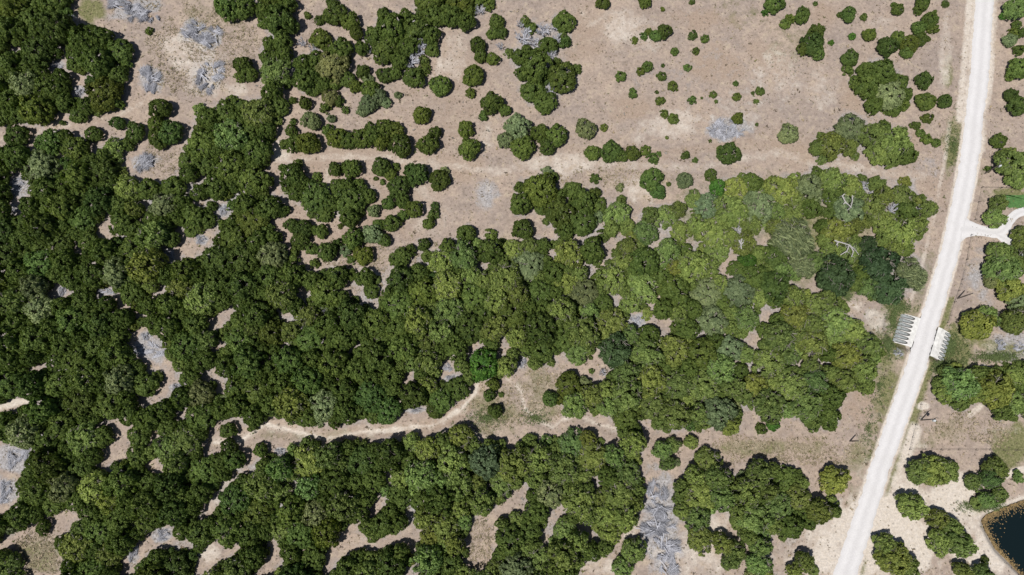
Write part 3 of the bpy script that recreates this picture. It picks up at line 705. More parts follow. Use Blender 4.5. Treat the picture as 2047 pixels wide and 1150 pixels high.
# ------------------------------------------------------------------ road and drive
def ribbon(name, left, right, z, cols=12, n=400, wob=0.22, crown=0.05):
    def resample(pts):
        pts = [G(x, y) for x, y in pts]
        d = [0]
        for a, b_ in zip(pts[:-1], pts[1:]):
            d.append(d[-1] + (b_ - a).length)
        t = np.linspace(0, d[-1], n)
        X = np.interp(t, d, [p.x for p in pts]); Y = np.interp(t, d, [p.y for p in pts])
        k = np.ones(9) / 9
        for A in (X, Y):
            A[4:-4] = np.convolve(A, k, 'valid')
        return X, Y
    lx, ly = resample(left); rx, ry = resample(right)
    def wobble(seed):
        r = np.random.default_rng(seed); w = r.normal(0, 1, n)
        return np.convolve(w, np.ones(3) / 3, 'same') * wob + np.convolve(r.normal(0, 1, n), np.ones(25) / 25, 'same') * wob * 1.2
    wl_, wr_ = wobble(1), wobble(2)
    lx = lx + wl_; rx = rx + wr_
    vs = []; ac = []
    for i in range(n):
        for j in range(cols + 1):
            t = j / cols
            h = z + crown * (1 - (2 * t - 1) ** 2) - 0.018 * (math.cos(4 * math.pi * t) < -0.3)
            if j in (0, cols):
                h = z - 0.10
            vs.append((lx[i] * (1 - t) + rx[i] * t, ly[i] * (1 - t) + ry[i] * t, h)); ac.append(t)
    fs = []
    for i in range(n - 1):
        for j in range(cols):
            a = i * (cols + 1) + j
            fs.append((a, a + cols + 1, a + cols + 2, a + 1))
    me = mesh_np(name, vs, fs, M_ROAD, {"across": ('POINT', 'FLOAT', ac)}, smooth=True)
    o = add(name, me); o["kind"] = "structure"
    return o
ribbon("gravel_road", LE, RE, 0.03, n=900)
def ribbon_c(name, pts, w, z, n=80):
    L, Rr = [], []
    for i, (x, y) in enumerate(pts):
        a = pts[max(0, i - 1)]; b_ = pts[min(len(pts) - 1, i + 1)]
        dx, dy = b_[0] - a[0], b_[1] - a[1]; l = math.hypot(dx, dy)
        ww = w[i] / 2
        L.append((x + dy / l * ww, y - dx / l * ww)); Rr.append((x - dy / l * ww, y + dx / l * ww))
    return ribbon(name, L, Rr, z, cols=6, n=n, wob=0.10, crown=0.03)
ribbon_c("driveway", [(1915, 458), (1935, 458), (1960, 461), (1993, 468), (2009, 460), (2018, 440), (2034, 425), (2060, 420), (2120, 418)], [54, 42, 25, 24, 24, 22, 20, 18, 18], 0.022)
ribbon_c("driveway", [(1990, 468), (2010, 478), (2028, 492), (2047, 512), (2080, 545)], [12, 22, 20, 20, 20], 0.014)

M_LAWN = plain("watered_lawn", (0.075, 0.165, 0.05), nscale=1.2, var=0.3, bump=0.4)
lp = [(1996, 396), (2004, 389), (2020, 391), (2060, 387), (2120, 388), (2120, 413), (2060, 412), (2032, 416), (2016, 415), (2003, 408)]
rl = random.Random(3); fine_lp = []
for (xa, ya), (xb, yb) in zip(lp, lp[1:] + lp[:1]):
    for k in range(6):
        fine_lp.append((xa + (xb - xa) * k / 6 + rl.uniform(-1.2, 1.2), ya + (yb - ya) * k / 6 + rl.uniform(-1.2, 1.2)))
me = bpy.data.meshes.new("lawn"); q = [G(x, y, .05) for x, y in fine_lp]
cq = G(2055, 400, .05); me.from_pydata([tuple(cq)] + [tuple(p) for p in q], [], [(0, (i + 1) % len(q) + 1, i + 1) for i in range(len(q))]); me.materials.append(M_LAWN)
add("lawn", me)["kind"] = "structure"
# pond
po = [G(x, y, -0.62) for x, y in POND]
cen = G(2100, 1120, -0.62)
pv = [(cen.x, cen.y, -0.62)] + [(p.x, p.y, -0.62) for p in po]
pf = [(0, i + 1, (i + 1) % len(po) + 1) for i in range(len(po))]
me = bpy.data.meshes.new("pond"); me.from_pydata(pv, [], pf); me.materials.append(M_WATER)
add("pond", me)["kind"] = "structure"
v_, f_, a_ = [], [], []
for i in range(2600):
    e = rng.integers(0, len(POND)); A = np.array(POND[e]); B = np.array(POND[(e + 1) % len(POND)])
    if max(A[0], B[0]) > 2130: continue
    q = A + (B - A) * rng.random() + (np.array([2090, 1110]) - A) * abs(rng.normal(0, .10)) * rng.random()
    g = G(q[0], q[1], -0.60 + rng.uniform(0, .012)); s = rng.uniform(.06, .22); n0 = len(v_)
    for k in range(6):
        t = k * math.pi / 3 + rng.uniform(-.3, .3); rr = s * rng.uniform(.5, 1.1)
        v_.append((g.x + rr * math.cos(t), g.y + rr * math.sin(t), g.z))
    f_.append(tuple(range(n0, n0 + 6)))
me = bpy.data.meshes.new("pond_weed"); me.from_pydata(v_, [], f_); me.materials.append(M_MAT)
o = add("pond_weed", me); o["kind"] = "stuff"; tag(o, "brown floating weed along the pond margin", "pond weed")

# ------------------------------------------------------------------ trees
def leaf_cloud(centres, normals, size, r, aspect=1.0, spread=0.9, flow=None):
    n = len(centres)
    nn = normals + r.normal(0, spread, (n, 3)); nn[:, 2] += 0.25
    nn /= np.linalg.norm(nn, axis=1)[:, None]
    t = r.normal(0, 1, (n, 3)) if flow is None else np.tile(flow, (n, 1)) + r.normal(0, .35, (n, 3))
    t -= nn * np.sum(t * nn, 1)[:, None]; t /= np.linalg.norm(t, axis=1)[:, None]
    bt = np.cross(nn, t)
    s = size * r.uniform(0.6, 1.35, n)[:, None]
    a = t * s * aspect; b_ = bt * s
    v = np.stack([centres - a, centres - b_ * .8, centres + a, centres + b_ * .8], 1).reshape(-1, 3)
    return v, np.arange(4 * n).reshape(n, 4)


def make_crown(name, seed, kind):
    """unit crown: radius 1, base z 0, top z 1 (scaled per tree)"""
    r = np.random.default_rng(seed)
    if kind == 'juniper':
        nl, per, cr, sz, asp, spr = 150, 46, 0.130, 0.056, 1.3, 0.6
    elif kind == 'oak':
        nl, per, cr, sz, asp, spr = 115, 56, 0.155, 0.056, 1.25, 0.7
    elif kind == 'feather':
        nl, per, cr, sz, asp, spr = 60, 70, 0.24, 0.035, 5.5, 0.8
    else:
        nl, per, cr, sz, asp, spr = 34, 46, 0.24, 0.10, 1.3, 0.8
    # outline lobes
    ph = r.uniform(0, 6.28, 4); am = r.uniform(.03, .10, 4)
    cs, ns, lv = [], [], []
    k = 0
    while k < nl:
        d = r.normal(0, 1, 3); d[2] = abs(d[2]) * 0.95 - 0.12
        d /= np.linalg.norm(d)
        if d[2] < -0.05: continue
        th = math.atan2(d[1], d[0])
        lob = 1 + sum(am[i] * math.sin((i + 2) * th + ph[i]) for i in range(4))
        rad = r.uniform(0.79, 0.93) * lob if r.random() < .92 else r.uniform(.5, .78)
        c = d * rad
        c[2] = c[2] * 0.62 + 0.34
        k += 1
        cc = cr * r.uniform(0.7, 1.35)
        q = r.normal(0, 1, (per, 3)); q /= np.linalg.norm(q, axis=1)[:, None]
        out = (q @ d)
        q = q[out > -0.45]
        pts = c + q * (cc * r.uniform(0.55, 1.05, (len(q), 1))) * np.array([1, 1, .8])
        cs.append(pts); ns.append(q * 0.8 + d * 0.7); lv.append(np.clip(r.normal(.5, .17) + r.normal(0, .16, len(q)), 0, 1))
    # skirt near the ground for bushy kinds and inner fill
    nf = 420 if kind != 'shrub' else 130
    q = r.normal(0, 1, (nf, 3)); q /= np.linalg.norm(q, axis=1)[:, None]
    pts = q * r.uniform(.35, .8, (nf, 1)); pts[:, 2] = np.abs(pts[:, 2]) * .55 + (.1 if kind != 'oak' else .3)
    cs.append(pts); ns.append(q); lv.append(np.clip(r.normal(.42, .15, nf), 0, 1))
    c = np.concatenate(cs); n = np.concatenate(ns); l = np.concatenate(lv)
    flow = np.array([0.8, -0.5, 0.1]) if kind == 'feather' else None
    v, f = leaf_cloud(c, n, sz, r, asp, spr, flow)
    if kind == 'feather':
        l = np.where(r.random(len(l)) < .45, np.clip(l + .5, 0, 1), l * .25)  # darkened leaves stand in for shaded gaps between the pale streaks
    return mesh_np(name, v, f, M_LEAF, {"leaf": ('FACE', 'FLOAT', l)})


def make_trunk(name, seed, kind):
    r = random.Random(seed); mb = MB()
    bare = kind == 'oak'
    mb.tube([(0, 0, -0.05), (.01, .01, .12), (.03, -.02, .32)], [.085, .06, .05], 6, cap=False)
    for k in range(6 if kind != 'shrub' else 3):
        a = k * 1.05 + r.uniform(-.3, .3); l = r.uniform(.5, .95)
        p1 = (math.cos(a) * l * .4, math.sin(a) * l * .4, r.uniform(.4, .5))
        p2 = (math.cos(a + .2) * l * .75, math.sin(a + .2) * l * .75, r.uniform(.58, .75))
        p3 = (math.cos(a + .1) * l, math.sin(a + .1) * l, r.uniform(.62, .85))
        mb.tube([(.02, 0, .25), p1, p2, p3], [.045, .032, .02, .008], 4, cap=False)
        if bare:
            for s in range(4):
                b_ = a + r.uniform(-.7, .7); e = r.uniform(.7, 1.0)
                mb.tube([p2, (math.cos(b_) * e * .85, math.sin(b_) * e * .85, r.uniform(.68, .85)), (math.cos(b_) * e, math.sin(b_) * e, r.uniform(.7, .95) * (1.12 - .4 * e))], [.013, .009, .004], 3, cap=False)
    return mb.mesh(name, M_BARK)


CROWN = {k: [make_crown(f"{k}_crown_{i}", 100 * s + i, k) for i in range(n)] for s, (k, n) in enumerate((('juniper', 7), ('oak', 7), ('shrub', 5), ('feather', 2)))}
TRUNK = {k: [make_trunk(f"{k}_trunk_{i}", 900 + 10 * s + i, k) for i in range(n)] for s, (k, n) in enumerate((('juniper', 3), ('oak', 3), ('shrub', 2)))}


def tint(kind, r):
    base = {'j': (0.122, 0.174, 0.040), 'o': (0.225, 0.290, 0.080), 'g': (0.215, 0.262, 0.120), 'b': (0.085, 0.185, 0.032), 'd': (0.072, 0.115, 0.045)}[kind]  # oak colour raised to hold the sun's hotspot brightness over the eastern woods
    v = r.uniform(.74, 1.26); w = r.gauss(0, .07)
    return (base[0] * v * (1 + w), base[1] * v, base[2] * v * (1 - w), 1)


SHORT = {'corner': "woods by the long heap", 'main': "main woods", 'spur': "spur of woods by the track", 'thicket_top': "thicket by the scrubby slope", 'scrub': "scrubby slope",
         'knot': "thicket with bare grey trees", 'patch': "patch below the sandy track", 'roadside': "roadside grove", 'track_end': "grove where track meets road",
         'south': "woods across the creek", 'lobe': "grove beside the windrow", 'across': "woods across the road"}
AREA = {'corner': "woods beside the long grey brush heap", 'main': "woods between the dirt track and the creek bed", 'spur': "spur of woods beside the dirt track",
        'thicket_top': "thicket beside the scrubby juniper slope", 'scrub': "scrubby slope above the sandy track", 'knot': "thicket mixed with bare grey trees",
        'patch': "patch below the sandy track", 'roadside': "dense roadside grove", 'track_end': "grove at the road end of the dirt track",
        'south': "woods across the creek bed", 'lobe': "grove beside the brush windrow", 'across': "woods across the road past the culvert"}
def open_area(x, y):
    if x > 1900 or (y > 900 and x > 1740): return "beyond the gravel road"
    if y > 850 and x > 1200: return "in the clearing by the brush windrow"
    if 850 < x < 1240 and y > 690: return "in the meadow along the creek bed"
    if x > 1590 and y < 300: return "on dry ground near the gravel road"
    if x > 1195 and y < 260: return "dotted over the open pasture"
    if x > 1150 and y < 400: return "along the dirt track across the pasture"
    if x > 830 and y < 345: return "on bare soil between pasture and thickets"
    if x > 545 and y < 320: return "on the scrubby slope above the sandy track"
    if x > 545 and y < 560: return "on bare soil below the sandy track"
    if y < 320: return "on dry grass near the grey brush heaps"
    return "at the edge of the woods"
SPECIAL = {(1577, 267): "round grey-green juniper standing alone by the dirt track bend", (1171, 257): "round grey-green juniper alone at the pasture edge", (1457, 306): "broad low juniper just across the track from the oval brush heap",
           (1475, 236): "small juniper growing on the rim of the oval brush heap", (880, 170): "round juniper alone on bare soil beside the thicket", (843, 229): "lone round juniper above the long juniper hedge",
           (1369, 360): "pale grey-green round juniper between two green ones by the woods", (1495, 521): "vivid green round tree inside the sunlit woods", (1230, 702): "large dark oak at the head of the meadow",
           (1824, 1013): "single oak on white caliche between road and forked trail", (85, 1055): "lone oval bush in the grassy clearing", (1670, 960): "round oak standing apart between the grove and the road",
           (1997, 281): "lone round juniper beside the road across from the groves", (990, 822): "leaning dark juniper in the creek meadow", (1434, 374): "pale bright green bush at the woods edge by the track",
           (945, 0): "", (298, 62): "tiny green shrub between the grey brush heaps", (1240, 153): "round bush at the edge of the pasture, apart from the others", (1530, 25): "small blue-green bush beneath a wide juniper on the pasture"}
FEATHER = {(1585, 478): 42, (1605, 532): 26, (1822, 548): 30}

for (fx_, fy_), fr in FEATHER.items():
    placed = [p for p in placed if (p[0] - fx_) ** 2 + (p[1] - fy_) ** 2 > (0.62 * fr + 0.5 * p[2]) ** 2]
    placed.append((fx_, fy_, fr, 'f', True))

placed = [p for p in placed if p[3] != 'dead']
rt = random.Random(5)
entries = []
nz = fnoise(150, 33)
for (x, y, r_, kind, single) in placed:
    i = int(np.clip((x - X0) / STEP, 0, NX - 1)); j = int(np.clip((y - Y0) / STEP, 0, NY - 1))
    if kind is None:
        q = rt.random()
        east = np.clip((x - 700) / 500, 0, 1) * .8 + (.25 if y > 860 else 0) + (nz[j, i] - .5) * 1.2
        kind = 'o' if q < east + .10 else 'j'
        if rt.random() < (.14 if x > 1150 else .06): kind = 'g'
        if zone_names[zone_id[j, i]] in ('corner', 'scrub', 'patch', 'spur', 'knot', 'thicket_top', 'roadside') and kind == 'o': kind = 'j'
    if 590 < x < 800 and 70 < y < 260 and kind == 'j' and rt.random() < .3: kind = 'g'
    entries.append(dict(x=x, y=y, r=r_, kind=kind, single=single, zone=zone_names[zone_id[j, i]], on=bool(wood[j, i]),
                        seen=(-r_ * .5 < x < 2047 + r_ * .5) and (-r_ * .5 < y < 1150 + r_ * .5)))


def base_kind(e):
    if e['kind'] == 'f': return 'feather'
    if e['r'] < 12.5: return 'shrub'
    return 'oak' if e['kind'] in 'od' else 'juniper'


buckets = {}
for e in entries:
    buckets.setdefault(base_kind(e), []).append(e)
stuff_v, stuff_f, stuff_l, stuff_n = {}, {}, {}, {}


def spec(e):
    s = mpp(e['x'], e['y'], 1.5)
    rad = e['r'] * s
    bk = base_kind(e)
    h = {'juniper': 1.25 * rad + 1.1, 'oak': 1.2 * rad + 1.6, 'shrub': 1.2 * rad + 0.2, 'feather': 0.9 * rad + 1.2}[bk] * (rt.uniform(.85, 1.18) if e['single'] else rt.uniform(.72, 1.5))
    g = G(e['x'], e['y'], 0.5 * h)
    z = ground_z(g.x, g.y)
    return rad, h, g, z


MARKS = [(p[0], p[1], 62 if i in (0, 6) else 48, "by a grey brush heap ") for i, p in enumerate(PILES)] + [(x, y, 34, "beside dead brush ") for x, y, a, b_ in BITS] + [(x, y, r_ + 16, "beside a bare tree ") for x, y, r_ in DEAD] + [
    (1815, 660, 70, "by the culvert "), (1890, 690, 60, "by the culvert "), (1841, 840, 50, "near the transformer pole "), (1914, 597, 45, "near a pole "), (1969, 347, 45, "near a pole "), (1990, 1060, 75, "by the pond "), (1320, 1050, 75, "beside the windrow ")]


def relation(e):
    """what a thing stands beside, so that its label tells it from its look-alikes"""
    best = None
    for x, y, d, t in MARKS:
        q = math.hypot(e['x'] - x, e['y'] - y) / (d + .5 * e['r'])
        if q < 1 and (best is None or q < best[0]): best = (q, t)
    if best: return best[1]
    near = [o for o in entries if o is not e and (o['x'] - e['x']) ** 2 + (o['y'] - e['y']) ** 2 < (1.12 * (o['r'] + e['r'])) ** 2]
    if not near: return "standing alone "
    if len(near) == 1:
        return "touching a larger one " if near[0]['r'] > e['r'] * 1.15 else "touching a smaller one " if near[0]['r'] < e['r'] * .87 else "paired with another "
    if len(near) == 2 and not e['on']: return "between two others "
    if e['on']:
        i = int(np.clip((e['x'] - X0) / STEP, 0, NX - 1)); j = int(np.clip((e['y'] - Y0) / STEP, 0, NY - 1))
        if dist[j, i] < 30: return "on a clearing edge "
        if any(o['kind'] == 'g' for o in near): return "next to a grey-green crown "
        if any(o['kind'] == 'd' for o in near): return "next to a dark oak "
    else: return "in a close clump "
    return ""


def make_tree(e):
    bk = base_kind(e)
    rad, h, g, z = spec(e)
    k = 'f' if bk == 'feather' else e['kind']
    sc = 1.0 if e['single'] else 1.10
    sx = rad * sc * rt.uniform(.90, 1.01); sy = rad * sc * rt.uniform(.90, 1.01)
    cm = rt.choice(CROWN[bk])
    rz = rt.uniform(0, 6.28) if bk != 'feather' else rt.uniform(-.2, .3)
    colr = (0.20, 0.24, 0.115, 1) if k == 'f' else tint(k, rt)
    spname = SPECIAL.get((int(e['x']), int(e['y'])))
    if bk == 'shrub':
        o = add("juniper_shrub", cm, None, (g.x, g.y, z - .02), (0, 0, rz), (sx, sy, h))
        o.color = colr
        where = relation(e) + (open_area(e['x'], e['y']) if not e['on'] else "among the " + SHORT.get(e['zone'], "woods"))
        size = 'tiny' if e['r'] < 6.5 else ('small round' if e['r'] < 9.5 else 'rounded')
        hue = {'g': 'grey-green', 'b': 'bright green'}.get(e['kind'], 'green')
        tag(o, spname or f"{size} {hue} shrub {where}", "shrub", f"{size} {hue} shrubs {where}")
        return
    nm = {'juniper': "juniper_tree", 'oak': "oak_tree", 'feather': "feathery_tree"}[bk]
    root = add(nm, None, None, (g.x, g.y, z), (0, 0, rz))
    c = add("crown", cm, root, (0, 0, 0), (0, 0, 0), (sx, sy, h)); c.color = colr
    tk = 'juniper' if bk == 'juniper' else 'oak'
    add("trunk", rt.choice(TRUNK[tk]), root, (0, 0, 0), (0, 0, 0), (sx, sy, h))
    if bk == 'feather':
        lab = {1585: "large tree with long streaky pale leaves in the sunlit woods", 1605: "smaller streaky pale-leaved tree beside the large streaky one", 1822: "streaky pale-leaved tree at the woods edge by the road"}[int(e['x'])]
        tag(root, lab, "tree"); return
    size = 'small' if e['r'] < 17 else ('medium' if e['r'] < 24 else 'broad')
    hue = {'j': 'green', 'o': 'light green', 'g': 'grey-green', 'b': 'vivid green', 'd': 'very dark'}[e['kind']]
    sp = 'juniper' if bk == 'juniper' else 'oak'
    if e['on'] or e['zone'] != 'open':
        where = "in the " + SHORT[e['zone']]
        if e['zone'] == 'main':
            x, y = e['x'], e['y']
            part = 0 if x < 330 else 1 if x < 640 else 2 if x < 1000 else 3 if x < 1400 else 4
            where = ["in woods past the brush-heap clearing", "in woods below the juniper strip", "in woods between sandy track and creek",
                     "in woods between pasture and meadow", "in sunlit woods nearest the culvert"][part]
    else:
        where = open_area(e['x'], e['y'])
    where = relation(e) + where
    tag(root, spname or f"{size} {hue} {sp} {where}", "tree", f"{size} {hue} {sp}s {where}")


for bk, lst in buckets.items():
    lst.sort(key=lambda e: (-int(e['seen']), -int(e['single']), -e['r']))
    lim = 298
    for n_, e in enumerate(lst):
        if e['seen'] and n_ < lim:
            make_tree(e)
        else:
            stuff_n.setdefault(bk, []).append(e)
for bk, lst in stuff_n.items():
    vs, fs, ls, n0 = [], [], [], 0
    for e in lst:
        rad, h, g, z = spec(e)
        cm = rt.choice(CROWN[bk])
        co = np.empty(len(cm.vertices) * 3, np.float32); cm.vertices.foreach_get("co", co); co = co.reshape(-1, 4, 3)
        lf = np.empty(len(cm.polygons), np.float32); cm.attributes["leaf"].data.foreach_get("value", lf)
        step = 1 if e['seen'] else 2
        co = co[::step]; lf = lf[::step]
        co = co.reshape(-1, 3)
        a = rt.uniform(0, 6.28); c_, s_ = math.cos(a), math.sin(a)
        w = np.stack([(co[:, 0] * c_ - co[:, 1] * s_) * rad * 1.08 + g.x, (co[:, 0] * s_ + co[:, 1] * c_) * rad * 1.08 + g.y, co[:, 2] * h + z], -1)
        vs.append(w); fs.append(np.arange(len(w)).reshape(-1, 4) + n0); ls.append(np.clip(lf + rt.uniform(-.12, .12), 0, 1)); n0 += len(w)
    me = mesh_np(f"{bk}_thicket", np.concatenate(vs), np.concatenate(fs), M_LEAF, {"leaf": ('FACE', 'FLOAT', np.concatenate(ls))})
    o = add(f"{bk}_thicket", me); o.color = {'juniper': (0.122, 0.174, 0.040, 1), 'oak': (0.200, 0.264, 0.072, 1)}.get(bk, (0.14, 0.19, 0.048, 1))
    o["kind"] = "stuff"
    tag(o, {'juniper': "small junipers crowding the gaps between larger crowns in the woods", 'oak': "small oaks crowding the gaps between larger crowns in the woods"}.get(bk, "low green scrub filling gaps under the woods"), "undergrowth")
print("TREES", {k: len(v) for k, v in buckets.items()}, {k: (len(v), sum(e['seen'] for e in v)) for k, v in stuff_n.items()})

# ------------------------------------------------------------------ brush heaps, dead trees
def stick(mb, p, d, l, r0, at, bend=.12, rr=random):
    d = Vector(d).normalized()
    q = Vector(p); m = q + d * l * .5 + Vector((rr.uniform(-1, 1), rr.uniform(-1, 1), rr.uniform(-.3, .5))) * l * bend
    mb.tube([q, m, q + d * l], [r0, r0 * .7, r0 * .25], 3, at, cap=False)


def make_heap(name, seed, n, rx, ry, hz, mode='tangle', rmin=.03, rmax=.075, unit=1.0):
    """heap of felled junipers: each a spray of bare sticks fanning out from its butt"""
    r = random.Random(seed); mb = MB()
    ph = [r.uniform(0, 6.28) for _ in range(3)]
    nf = max(5, int(rx * ry / unit / unit * (3.2 if mode == 'mound' else 1.1)) + 4)
    per = max(14, n // nf)
    for f in range(nf):
        a = r.uniform(0, 6.28); q = math.sqrt(r.random())
        if mode == 'ring': q = .55 + .45 * q
        lob = .82 + .16 * math.sin(2 * a + ph[0]) + .12 * math.sin(3 * a + ph[1]) + .10 * math.sin(5 * a + ph[2])
        cx, cy = math.cos(a) * q * rx * lob, math.sin(a) * q * ry * lob
        if mode == 'mound': lob = .88 + .06 * math.sin(4 * a + ph[0])
        if mode == 'fan': dirn = math.pi / 2 + r.uniform(-.5, .5)
        elif mode == 'comb': dirn = r.choice((0, math.pi)) + r.uniform(-.5, .5)
        elif mode == 'ring': dirn = a + r.uniform(-.7, .7)
        else: dirn = r.uniform(0, 6.28)
        zc = hz * (1 - .8 * q * q) * r.uniform(.3, 1) + .05 * unit
        tone = r.uniform(-.22, .22); ln = r.uniform(1.2, 2.4) * unit * (.75 if mode == 'mound' else 1)
        bx, by = cx - math.cos(dirn) * ln * .5, cy - math.sin(dirn) * ln * .5
        mb.tube([(bx, by, zc), (cx, cy, zc + .1 * unit), (cx + math.cos(dirn) * ln * .4, cy + math.sin(dirn) * ln * .4, zc + .15 * unit)], [rmax * 1.3, rmax, rmax * .4], 4, min(1, max(0, .6 + tone)), cap=False)
        for k in range(per):
            t = r.random(); d2 = dirn + r.uniform(-.75, .75)
            p = Vector((bx + (cx - bx) * t * 1.6, by + (cy - by) * t * 1.6, max(.03 * unit, zc + r.uniform(-.25, .3) * unit)))
            dv = Vector((math.cos(d2), math.sin(d2), r.uniform(-.35, .45)))
            l = r.uniform(.4, 1.15) * ln * .8
            if p.z + dv.z * l < .02 * unit: dv.z = abs(dv.z) * .3
            stick(mb, p, dv, l, r.uniform(rmin, rmax) * .75, min(1, max(0, r.uniform(.25, .85) + tone)), rr=r)
    return mb.mesh(name, M_DEADWOOD)


def log_mesh(name, seed):
    r = random.Random(seed); mb = MB()
    mb.tube([(-.5, 0, 0), (-.2, .03, .03), (.15, -.02, .02), (.5, .02, .05)], [.06, .052, .045, .03], 6, .8)
    mb.tube([(.1, 0, .03), (.3, .12, .12)], [.03, .012], 5, .75)
    return mb.mesh(name, M_DEADWOOD)
LOG = [log_mesh(f"log_{i}", i) for i in range(3)]
MODES = ['tangle', 'tangle', 'tangle', 'fan', 'ring', 'tangle', 'mound']
for i, (x, y, a, b_, t, lab) in enumerate(PILES):
    s = mpp(x, y); g = G(x, y); z = ground_z(g.x, g.y)
    root = add("brush_pile", None, None, (g.x, g.y, z), (0, 0, R(t)))
    me = make_heap(f"brush_{i}", 50 + i, int((4.2 if i == 6 else 2.6) * a * b_) + 700, a * s, b_ * s / .95, 1.0, MODES[i])
    add("branches", me, root)["kind"] = "stuff"
    r = random.Random(i)
    for k in range(6):
        l = r.uniform(2.0, 3.6)
        add("log", LOG[k % 3], root, (r.uniform(-.55, .55) * a * s, r.uniform(-.55, .55) * b_ * s, .72), (r.uniform(-.1, .1), r.uniform(-.12, .12), r.uniform(0, 6.28)), (l, 2.0, 2.0))
    if i == 6:
        mb = MB(); mb.tube([(-.3, 1.5, .95), (-.15, .4, 1.02), (.1, -.5, 1.0), (.05, -1.9, .92)], [.10, .16, .14, .06], 6, 1.0)
        mb.tube([(-.15, .4, 1.02), (-.6, 1.0, 1.05)], [.09, .04], 5, 1.0)
        o = add("log", mb.mesh("white_log", M_BONE), root); o["label"] = "bleached white forked log"
    tag(root, lab, "brush pile")
# windrow by the grove
WR = [(1312, 985, 26, 22), (1318, 1018, 27, 20), (1316, 1048, 27, 18), (1322, 1075, 25, 18), (1290, 1062, 16, 14), (1345, 1088, 17, 14), (1330, 1108, 22, 16), (1335, 1138, 22, 16)]
g0 = G(1320, 1050)
root = add("brush_windrow", None, None, (g0.x, g0.y, -.03), (0, 0, R(-8)))
for i, (x, y, a, b_) in enumerate(WR):
    g = G(x, y); s = mpp(x, y)
    me = make_heap(f"sheaf_{i}", 80 + i, 900, a * s, b_ * s, .8, 'fan' if i in (0, 4, 5, 6, 7) else 'comb')
    c_, s_ = math.cos(R(8)), math.sin(R(8)); dx, dy = g.x - g0.x, g.y - g0.y
    o = add("branch_sheaf", me, root, (dx * c_ - dy * s_, dx * s_ + dy * c_, 0), (0, 0, [0.2, -.15, .1, -.2, 1.6, -1.2, 2.8, 3.3][i])); o["kind"] = "stuff"
    for k in range(3):
        add("log", LOG[k], root, (o.location.x + random.uniform(-1.2, 1.2), o.location.y + random.uniform(-1, 1), .8), (0, random.uniform(-.15, .15), random.uniform(0, 6.28)), (random.uniform(2, 3.4), 1.8, 1.8))
tag(root, "long grey windrow of felled branches between two oak groves", "brush pile")
HEAPS = [make_heap(f"slash_{i}", 300 + i, 700, 1, 1, .35, 'tangle', .012, .032, .33) for i in range(4)]
HZ = {'a': "grey dead brush lying in a gap of the woods"}
for i, (x, y, a, b_) in enumerate(BITS):
    if a < 3: continue
    s = mpp(x, y); g = G(x, y); z = ground_z(g.x, g.y)
    o = add("dead_brush", HEAPS[i % 4], None, (g.x, g.y, z), (0, 0, 0), (a * s, b_ * s, 1.6))
    if x > 1900: lab = "pale dead brush among oaks across the road"
    elif x > 1000: lab = "grey dead brush in the woods nearest the road"
    elif y > 800: lab = "grey dead brush near the creek and lower woods"
    elif x > 470: lab = "grey dead brush beside the strip of junipers"
    elif y < 250: lab = "grey dead brush in the woods beside the long heap"
    else: lab = "grey dead brush in a small gap of the dense woods"
    tag(o, lab, "dead brush", "dead brush: " + lab)


def bare_tree(name, seed, mat, levels=4, n0=7, lowz=.15):
    r = random.Random(seed); mb = MB()
    def grow(p, d, l, rad, lev):
        d = d.normalized(); q = p + d * l
        m = p + d * l * .5 + Vector((r.uniform(-1, 1), r.uniform(-1, 1), r.uniform(-.3, .3))) * l * .12
        mb.tube([p, m, q], [rad, rad * .8, rad * .55], 4 if lev > 1 else 3, r.uniform(.5, 1), cap=False)
        if lev > 0:
            for k in range(r.randint(3, 4)):
                nd = d + Vector((r.uniform(-1, 1), r.uniform(-1, 1), r.uniform(-.45, .5))) * .75
                grow(p + d * l * r.uniform(.45, 1), nd, l * r.uniform(.5, .72), rad * .62, lev - 1)
    for k in range(n0):
        a = k * 6.28 / n0 + r.uniform(-.3, .3)
        grow(Vector((0, 0, lowz)), Vector((math.cos(a), math.sin(a), r.uniform(.3, .9))), r.uniform(.38, .55), .055, levels - 1)
    return mb
DT = []
for i in range(4):
    mb = bare_tree("dead", 40 + i, M_DEADWOOD)
    DT.append(mb.mesh(f"dead_branches_{i}", M_DEADWOOD))
tb = MB(); tb.tube([(0, 0, -.1), (.02, .02, .3)], [.07, .05], 6, .3)
DTR = tb.mesh("dead_trunk", M_DEADWOOD)
for i, (x, y, r_) in enumerate(DEAD):
    s = mpp(x, y) * r_; g = G(x, y, .6 * s); z = ground_z(g.x, g.y)
    root = add("dead_tree", None, None, (g.x, g.y, z), (0, 0, i * 1.3))
    add("branches", DT[i % 4], root, scale=(s * 1.15, s * 1.15, s * .8 + 2.4)); add("trunk", DTR, root, scale=(s, s, s * .8 + 2.2))
    lab = ("bare grey dead tree among sunlit oaks near the road" if x > 1400 and y < 600 else "bare grey dead tree in the thicket beside the open pasture" if 990 < x < 1150 and y < 200 else "bare grey dead tree in the thicket above the bare soil" if x > 700 and y < 200 else
           "bare grey dead tree in the woods by the creek meadow" if x > 1000 else "bare grey dead tree inside the dense woods")
    tag(root, lab, "dead tree", lab + "s")
